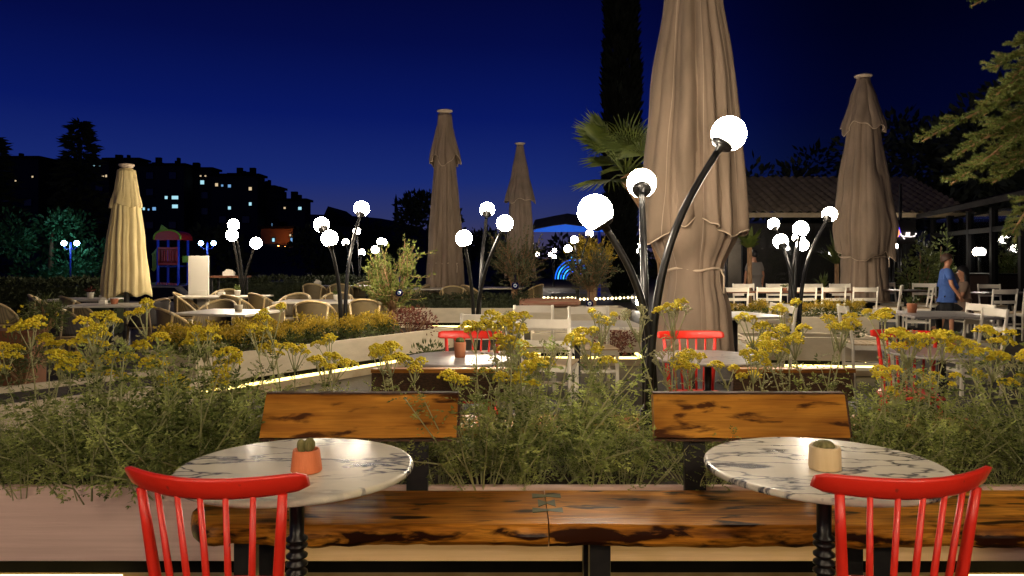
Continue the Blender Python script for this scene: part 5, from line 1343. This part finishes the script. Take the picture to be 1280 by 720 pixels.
# lit shelves inside
for k, (f, d) in enumerate(((.30, 1.6), (.52, 1.7))):
    s = thing('lit_shelf', ('bar shelf with warm light strips behind the glass, left of the person in blue', 'shelf of pale crates lit warm behind the glass, above the seated woman')[k], 'shelf', (0, 0, 0))
    p = a.lerp(b_, f); rz = math.atan2((b_ - a).y, (b_ - a).x)
    for j in range(5):
        q = p + nx * d; z = .55 + j * .33
        o = MB().box((q.x, q.y, z), (1.25, .3, .04), rz=rz).build('shelf_board', 'corten', s, smooth=False)
        q2 = p + nx * (d + .1); MB().box((q2.x, q2.y, z - .03), (1.15, .02, .018), rz=rz).build('light_strip', 'shelflight', o, smooth=False)
        bt = MB()
        for c in range(9):
            e = p + nx * (d - .02) + (b_ - a).normalized() * (-.52 + c * .13); hh = R.uniform(.1, .24); bt.lathe([(.03, .02), (.032, hh * .6), (.012, hh * .8), (.012, hh)], (e.x, e.y, z), 8)
        bt.build('bottle_row', 'creampot' if j % 2 else 'carglass', o)
    q = p + nx * (d + .17); MB().box((q.x, q.y, 1.2), (1.3, .03, 1.9), rz=rz).build('back_panel', 'roughwood', s, smooth=False)
t = thing('bar_counter', 'dark bar counter outside the glass front, behind the seated woman', 'counter', (gx(1250, 16.2), 16.2, 0))
MB().box((gx(1255, 16.2), 16.2, .5), (2.2, .5, 1.0)).build('body', 'counter', t, smooth=False); MB().box((gx(1255, 16.2), 16.15, 1.02), (2.3, .65, .04)).build('counter_top', 'black', t, smooth=False)
# neon sign
Y = 16.0; t = thing('neon_sign', 'neon sign, orange and white letter P with small script, by the brown umbrella', 'neon sign', at(1118, 297, Y)); PX = lambda a, b_: V((gx(a, Y), Y, zz(b_, Y)))
MB().tube([PX(1115.5, 283), PX(1118, 283), PX(1121, 285.5), PX(1123, 289), PX(1123.3, 292), PX(1121.5, 295), PX(1119, 297)], .026, 6).build('letter_curve', 'neon_o', t)
MB().tube([PX(1116.4, 284), PX(1117, 289), PX(1117, 295), PX(1117.8, 301)], [.035, .03, .05, .035], 6).build('letter_stem', 'neon_w', t)
MB().tube([PX(1115, 280), PX(1119, 281), PX(1123.5, 284.5), PX(1125.5, 291), PX(1123.5, 296)], .014, 6).build('blue_outline', 'neon_b', t)
m = MB(); m.tube([PX(1125.3, 291), PX(1126, 293.2), PX(1127.5, 295), PX(1131, 295.6), PX(1134, 295.4), PX(1138, 295.8), PX(1141, 295.6), PX(1144, 294.6)], .014, 6)
for q in (1133, 1136): m.tube([PX(q, 295.4), PX(q + .4, 292), PX(q + .6, 290.3)], .018, 6)
m.ball(PX(1144.8, 292.3), .018, 8, 5); m.tube([PX(1129, 295.6), PX(1129.6, 298), PX(1131, 298.6)], .012, 6)
m.build('script_line', 'neon_w', t)
MB().box(tuple(PX(1128, 290) + V((0, .08, 0))), (.62, .06, .5)).build('back_plate', 'black', t, smooth=False)
MB().box(tuple(PX(1128, 277) + V((0, .08, .35))), (.04, .04, .9)).build('hanger', 'black', t, smooth=False)
MB().box((gx(1128, Y), Y + .08, 2.2), (.05, .05, .9)).build('hanging_rod', 'black', t, smooth=False)
MB().tube([(gx(1128, Y), Y + .12, 0), (gx(1128, Y), Y + .12, 2.0)], .035, 8).build('sign_post', 'black', t)
# leafy plants before the glass
def tuft(lab, px, y, z0, h, n, mat, w=.05, name='potted_plant'):
    x = gx(px, y); t = thing(name, lab, 'plant', (x, y, 0)); m = MB()
    for _ in range(n):
        a = R.uniform(0, 2 * PI); el = R.uniform(.4, 1.5); d = V((math.cos(a) * math.cos(el), math.sin(a) * math.cos(el), math.sin(el))); L = h * R.uniform(.6, 1.0)
        p0 = V((x, y, z0)); p1 = p0 + d * L * .6; p2 = p0 + d * L + V((0, 0, -.22 * L * math.cos(el))); s = d.cross(V((0, 0, 1))).normalized() * w
        m.add([p0 - s * .5, p0 + s * .5, p1 + s, p1 - s, p2], [(0, 1, 2, 3), (3, 2, 4)])
    m.build('leaf_rosette', mat, t, smooth=False)
    MB().tube([(x, y, 0), (x, y, z0 + .03)], .05, 8).build('stem', 'bark', t)
    MB().lathe([(.16, 0), (.2, .3), (.2, .33), (.17, .33)], (x, y, 0), 16).build('pot', 'black', t)
tuft('yucca with bright green upright leaves right of the big umbrella', 937, 15.5, 1.55, .65, 22, 'palm')
tuft('low green plant behind the white chairs left of the brown umbrella', 1029, 16.5, .7, .45, 26, 'shrub_green', .03)
tuft('leafy green plant at the left side of the tall brown umbrella', 1046, 17.2, 1.2, .9, 30, 'shrub_green', .05)
bush('leafy_bush', 'tall leafy bush before the glass, left of the person in blue', (gx(1148, 15.8), 15.8, 1.0), (.35, .3, .85), 900, .11, .05, 'shrub_green', clumps=14)
bush('leafy_bush', 'second leafy bush before the glass, just behind the person in blue', (gx(1172, 17), 17.0, 1.1), (.35, .3, .9), 800, .11, .05, 'shrub_green', clumps=14)

# ------------------------------------------------------------------ people
def skin_body(name, mat, parent, pts, edges, root, sub=2):
    me = bpy.data.meshes.new(name); names = list(pts)
    me.from_pydata([pts[k][0] for k in names], [], []) if False else me.from_pydata([pts[k][0] for k in names], [(names.index(a), names.index(b_)) for a, b_ in edges], [])
    me.materials.append(MT[mat]); o = bpy.data.objects.new(name, me); COL.objects.link(o); o.parent = parent
    sk = o.modifiers.new('skin', 'SKIN'); sk.use_smooth_shade = True
    if not me.skin_vertices: 
        for area in (): pass
    lay = me.skin_vertices[0].data
    for i, k in enumerate(names):
        r = pts[k][1]; lay[i].radius = r if isinstance(r, tuple) else (r, r); lay[i].use_root = (k == root)
    o.modifiers.new('sub', 'SUBSURF').levels = sub; o.modifiers['sub'].render_levels = sub
    return o
def person(lab, loc, rz, s, arms, top, pants, hair, longhair=False, sit=False, belly=0, shorts=True):
    t = thing('person', lab, 'person', (0, 0, 0))
    P = {'pel': ((0, 0, .94), (.15, .11)), 'wst': ((0, .01 + belly * .5, 1.08), (.14, .115 + belly)), 'cst': ((0, .0, 1.30), (.17, .115)), 'nb': ((0, -.005, 1.46), (.075, .065)), 'nk': ((0, .01, 1.53), .052),
         'jaw': ((0, .035, 1.585), (.062, .075)), 'hd': ((0, .025, 1.655), (.078, .098)), 'crn': ((0, .015, 1.735), (.06, .075)), 'nose': ((0, .128, 1.638), .011)}
    E = [('pel', 'wst'), ('wst', 'cst'), ('cst', 'nb'), ('nb', 'nk'), ('nk', 'jaw'), ('jaw', 'hd'), ('hd', 'crn'), ('hd', 'nose')]
    for sd, sg in (('l', -1), ('r', 1)):
        el, wr = arms[sd]
        P['sh' + sd] = ((.17 * sg, -.01, 1.42), .058); P['el' + sd] = (el, .042); P['wr' + sd] = (wr, .029)
        d = (V(wr) - V(el)).normalized(); pm = V(wr) + d * .06; P['pm' + sd] = (tuple(pm), (.036, .02))
        E += [('cst', 'sh' + sd), ('sh' + sd, 'el' + sd), ('el' + sd, 'wr' + sd), ('wr' + sd, 'pm' + sd)]
        ax = V((0, 1, 0)) if abs(d.y) < .7 else V((1, 0, 0)); ax = (ax - d * ax.dot(d)).normalized(); nn = d.cross(ax)
        for f in range(4):
            o_ = ax * (-.027 + .018 * f); L = (.06, .075, .08, .07)[f]
            P['f%d' % f + sd] = (tuple(pm + o_ + d * .045), .0095); P['g%d' % f + sd] = (tuple(pm + o_ * 1.15 + d * (.045 + L * .6) + nn * -.012 * sg), .0082); P['h%d' % f + sd] = (tuple(pm + o_ * 1.1 + d * (.045 + L) + nn * -.03 * sg), .007)
            E += [('pm' + sd, 'f%d' % f + sd), ('f%d' % f + sd, 'g%d' % f + sd), ('g%d' % f + sd, 'h%d' % f + sd)]
        P['t0' + sd] = (tuple(V(wr) + d * .03 + ax * .035), .011); P['t1' + sd] = (tuple(V(wr) + d * .075 + ax * .055), .0085); E += [('wr' + sd, 't0' + sd), ('t0' + sd, 't1' + sd)]
        if sit: hp, kn, an, toe = (.1 * sg, .02, .92), (.11 * sg, .44, .93), (.11 * sg, .44, .5), (.11 * sg, .6, .46)
        else: hp, kn, an, toe = (.095 * sg, 0, .88), (.1 * sg, .02 + .05 * sg, .49), (.1 * sg, -.02 + .09 * sg, .085), (.11 * sg, .13 + .09 * sg, .035)
        P['hp' + sd] = (hp, .085); P['kn' + sd] = (kn, .057); P['an' + sd] = (an, .04); P['to' + sd] = (toe, (.04, .03))
        E += [('pel', 'hp' + sd), ('hp' + sd, 'kn' + sd), ('kn' + sd, 'an' + sd), ('an' + sd, 'to' + sd)]
    body = skin_body('body', 'skin', t, P, E, 'pel')
    S = {k: P[k] for k in ('pel', 'wst', 'cst', 'nb', 'shl', 'shr')}
    S = {'pel': (P['pel'][0], (.19, .15 + belly * .4)), 'wst': (P['wst'][0], (.17, .14 + belly)), 'cst': (P['cst'][0], (.195, .137)), 'nb': ((0, -.005, 1.455), (.095, .08)), 'hem': ((0, .0, .80), (.195, .14 + belly * .3))}
    EE = [('hem', 'pel'), ('pel', 'wst'), ('wst', 'cst'), ('cst', 'nb')]
    for sd in 'lr':
        S['sh' + sd] = (P['sh' + sd][0], .078); e = V(P['sh' + sd][0]).lerp(V(P['el' + sd][0]), .72); S['sl' + sd] = (tuple(e), .066); EE += [('cst', 'sh' + sd), ('sh' + sd, 'sl' + sd)]
    skin_body('shirt', top, t, S, EE, 'pel')
    Q = {'pel': ((0, 0, .84), (.11, .09)),}; E3 = []
    for sd in 'lr':
        Q['hp' + sd] = (tuple(V(P['hp' + sd][0]) + V((0, 0, 0 if sit else -.04))), .098); k = V(P['hp' + sd][0]).lerp(V(P['kn' + sd][0]), .9 if shorts else 1); Q['kn' + sd] = (tuple(k), .085); E3 += [('pel', 'hp' + sd), ('hp' + sd, 'kn' + sd)]
        if not shorts: Q['an' + sd] = (P['an' + sd][0], .06); E3.append(('kn' + sd, 'an' + sd))
    skin_body('trousers', pants, t, Q, E3, 'pel')
    h = MB()
    def HP(i, j):
        a = 2 * PI * i / 24; th = PI / 2 - (PI * .5 - .55 * math.sin(a) + .05) * j / 9
        return (.1 * math.cos(th) * math.cos(a), .008 + .12 * math.cos(th) * math.sin(a), 1.675 + .132 * math.sin(th) + .006 * noise.noise(V((a * 3, j, 1))))
    h.grid(HP, 24, 10, wrap=True)
    if longhair:
        h.grid(lambda i, j: (.1 * math.cos(PI + PI * i / 12) * (1 + .2 * j / 6), .0 + .11 * math.sin(PI + PI * i / 12) * (1 + .15 * j / 6), 1.68 - .075 * j), 13, 7)
    h.build('hair', hair, t, thick=.012)
    for sg in (-1, 1):
        MB().ball((.031 * sg, .106, 1.665), .011, 8, 6).build('eye', 'nazarwhite', t); MB().ball((.031 * sg, .116, 1.665), .005, 6, 4).build('pupil', 'black', t)
        MB().ball((.082 * sg, .015, 1.645), (.012, .02, .032), 8, 6).build('ear', 'skin', t)
    MB().ball((0, .112, 1.603), (.022, .008, .006), 8, 5).build('mouth', 'redwall', t)
    if not sit:
        for sg in (-1, 1): MB().ball((.11 * sg, .09 + .09 * sg, .035), (.05, .14, .04), 10, 6).build('shoe', 'black', t)
    t.location = loc; t.rotation_euler = (0, 0, rz); t.scale = (s, s, s); return t
person('person in a blue t-shirt and black shorts standing side on, looking right', (gx(1183, 13.0), 13.0, 0), rad(-104), .80,
       {'l': ((-.24, .02, 1.13), (-.2, .18, .92)), 'r': ((.25, .03, 1.13), (.24, .16, .93))}, 'shirt', 'shorts', 'hair', belly=.035)
person('seated person with long black hair and a tan top, right of the person in blue', (gx(1204, 13.75), 13.75, -.33), rad(70), .86,
       {'l': ((-.25, .08, 1.15), (-.18, .33, 1.12)), 'r': ((.25, .08, 1.15), (.18, .33, 1.12))}, 'dress', 'shorts', 'hairblack', longhair=True, sit=True, shorts=False)
person('person in a pale shirt standing in the dark beyond the far white chairs', (gx(943, 17.5), 17.5, 0), rad(10), .86,
       {'l': ((-.25, .0, 1.13), (-.25, .05, .88)), 'r': ((.25, .0, 1.13), (.25, .05, .88))}, 'shirtlight', 'shorts', 'hairblack', shorts=False)

# ------------------------------------------------------------------ clean up templates, sky, camera
for o in TEMPL: bpy.data.objects.remove(o, do_unlink=True)
w = bpy.data.worlds.new('World'); sc.world = w; w.use_nodes = True
N = w.node_tree.nodes; L = w.node_tree.links; bg = N['Background']
sky = N.new('ShaderNodeTexSky'); sky.sky_type = 'NISHITA'; sky.sun_disc = False; sky.sun_elevation = rad(-7); sky.sun_rotation = rad(-10)
tc = N.new('ShaderNodeTexCoord'); sp = N.new('ShaderNodeSeparateXYZ'); L.new(tc.outputs['Generated'], sp.inputs[0])
r = N.new('ShaderNodeValToRGB'); e = r.color_ramp.elements
stops = [(0, (.060, .048, .095)), (.05, (.026, .034, .125)), (.10, (.009, .022, .155)), (.18, (.0025, .0085, .112)), (.27, (.0012, .0036, .058)), (.36, (.0008, .0016, .026)), (1, (.0008, .0012, .015))]
while len(e) < len(stops): e.new(.5)
for i, (p, c) in enumerate(stops): e[i].position = p; e[i].color = (*c, 1)
L.new(sp.outputs[2], r.inputs[0])
mr = N.new('ShaderNodeMapRange'); mr.interpolation_type = 'SMOOTHSTEP'; mr.inputs['From Min'].default_value = .02; mr.inputs['From Max'].default_value = .42; mr.inputs['To Min'].default_value = 1; mr.inputs['To Max'].default_value = .16
L.new(sp.outputs[0], mr.inputs[0])
mu = N.new('ShaderNodeMixRGB'); mu.blend_type = 'MULTIPLY'; mu.inputs[0].default_value = 1; L.new(r.outputs[0], mu.inputs[1]); L.new(mr.outputs[0], mu.inputs[2])
ad = N.new('ShaderNodeMixRGB'); ad.blend_type = 'ADD'; ad.inputs[0].default_value = .004; L.new(mu.outputs[0], ad.inputs[1]); L.new(sky.outputs[0], ad.inputs[2])
L.new(ad.outputs[0], bg.inputs[0]); bg.inputs[1].default_value = .84
cd = bpy.data.cameras.new('camera'); cam = bpy.data.objects.new('camera', cd); COL.objects.link(cam); sc.camera = cam
cam.location = (0, 0, HC); cam.rotation_euler = (rad(90), 0, 0)
cd.sensor_width = 36; cd.lens = 36 * F / 1280; cd.shift_y = (HOR - 360) / 1280; cd.clip_end = 3000; cd.clip_start = .05
vs = sc.view_settings; vs.view_transform = 'Standard'; vs.look = 'None'; vs.gamma = 1; vs.use_curve_mapping = False; vs.exposure = .3
sc.render.engine = 'CYCLES'; c = sc.cycles; c.use_denoising = True; c.denoiser = 'OPENIMAGEDENOISE'; c.sample_clamp_indirect = 3; c.sample_clamp_direct = 0
c.max_bounces = 5; c.diffuse_bounces = 3; c.glossy_bounces = 3; c.transmission_bounces = 3; c.transparent_max_bounces = 8; c.use_light_tree = True; c.caustics_reflective = False; c.caustics_refractive = False
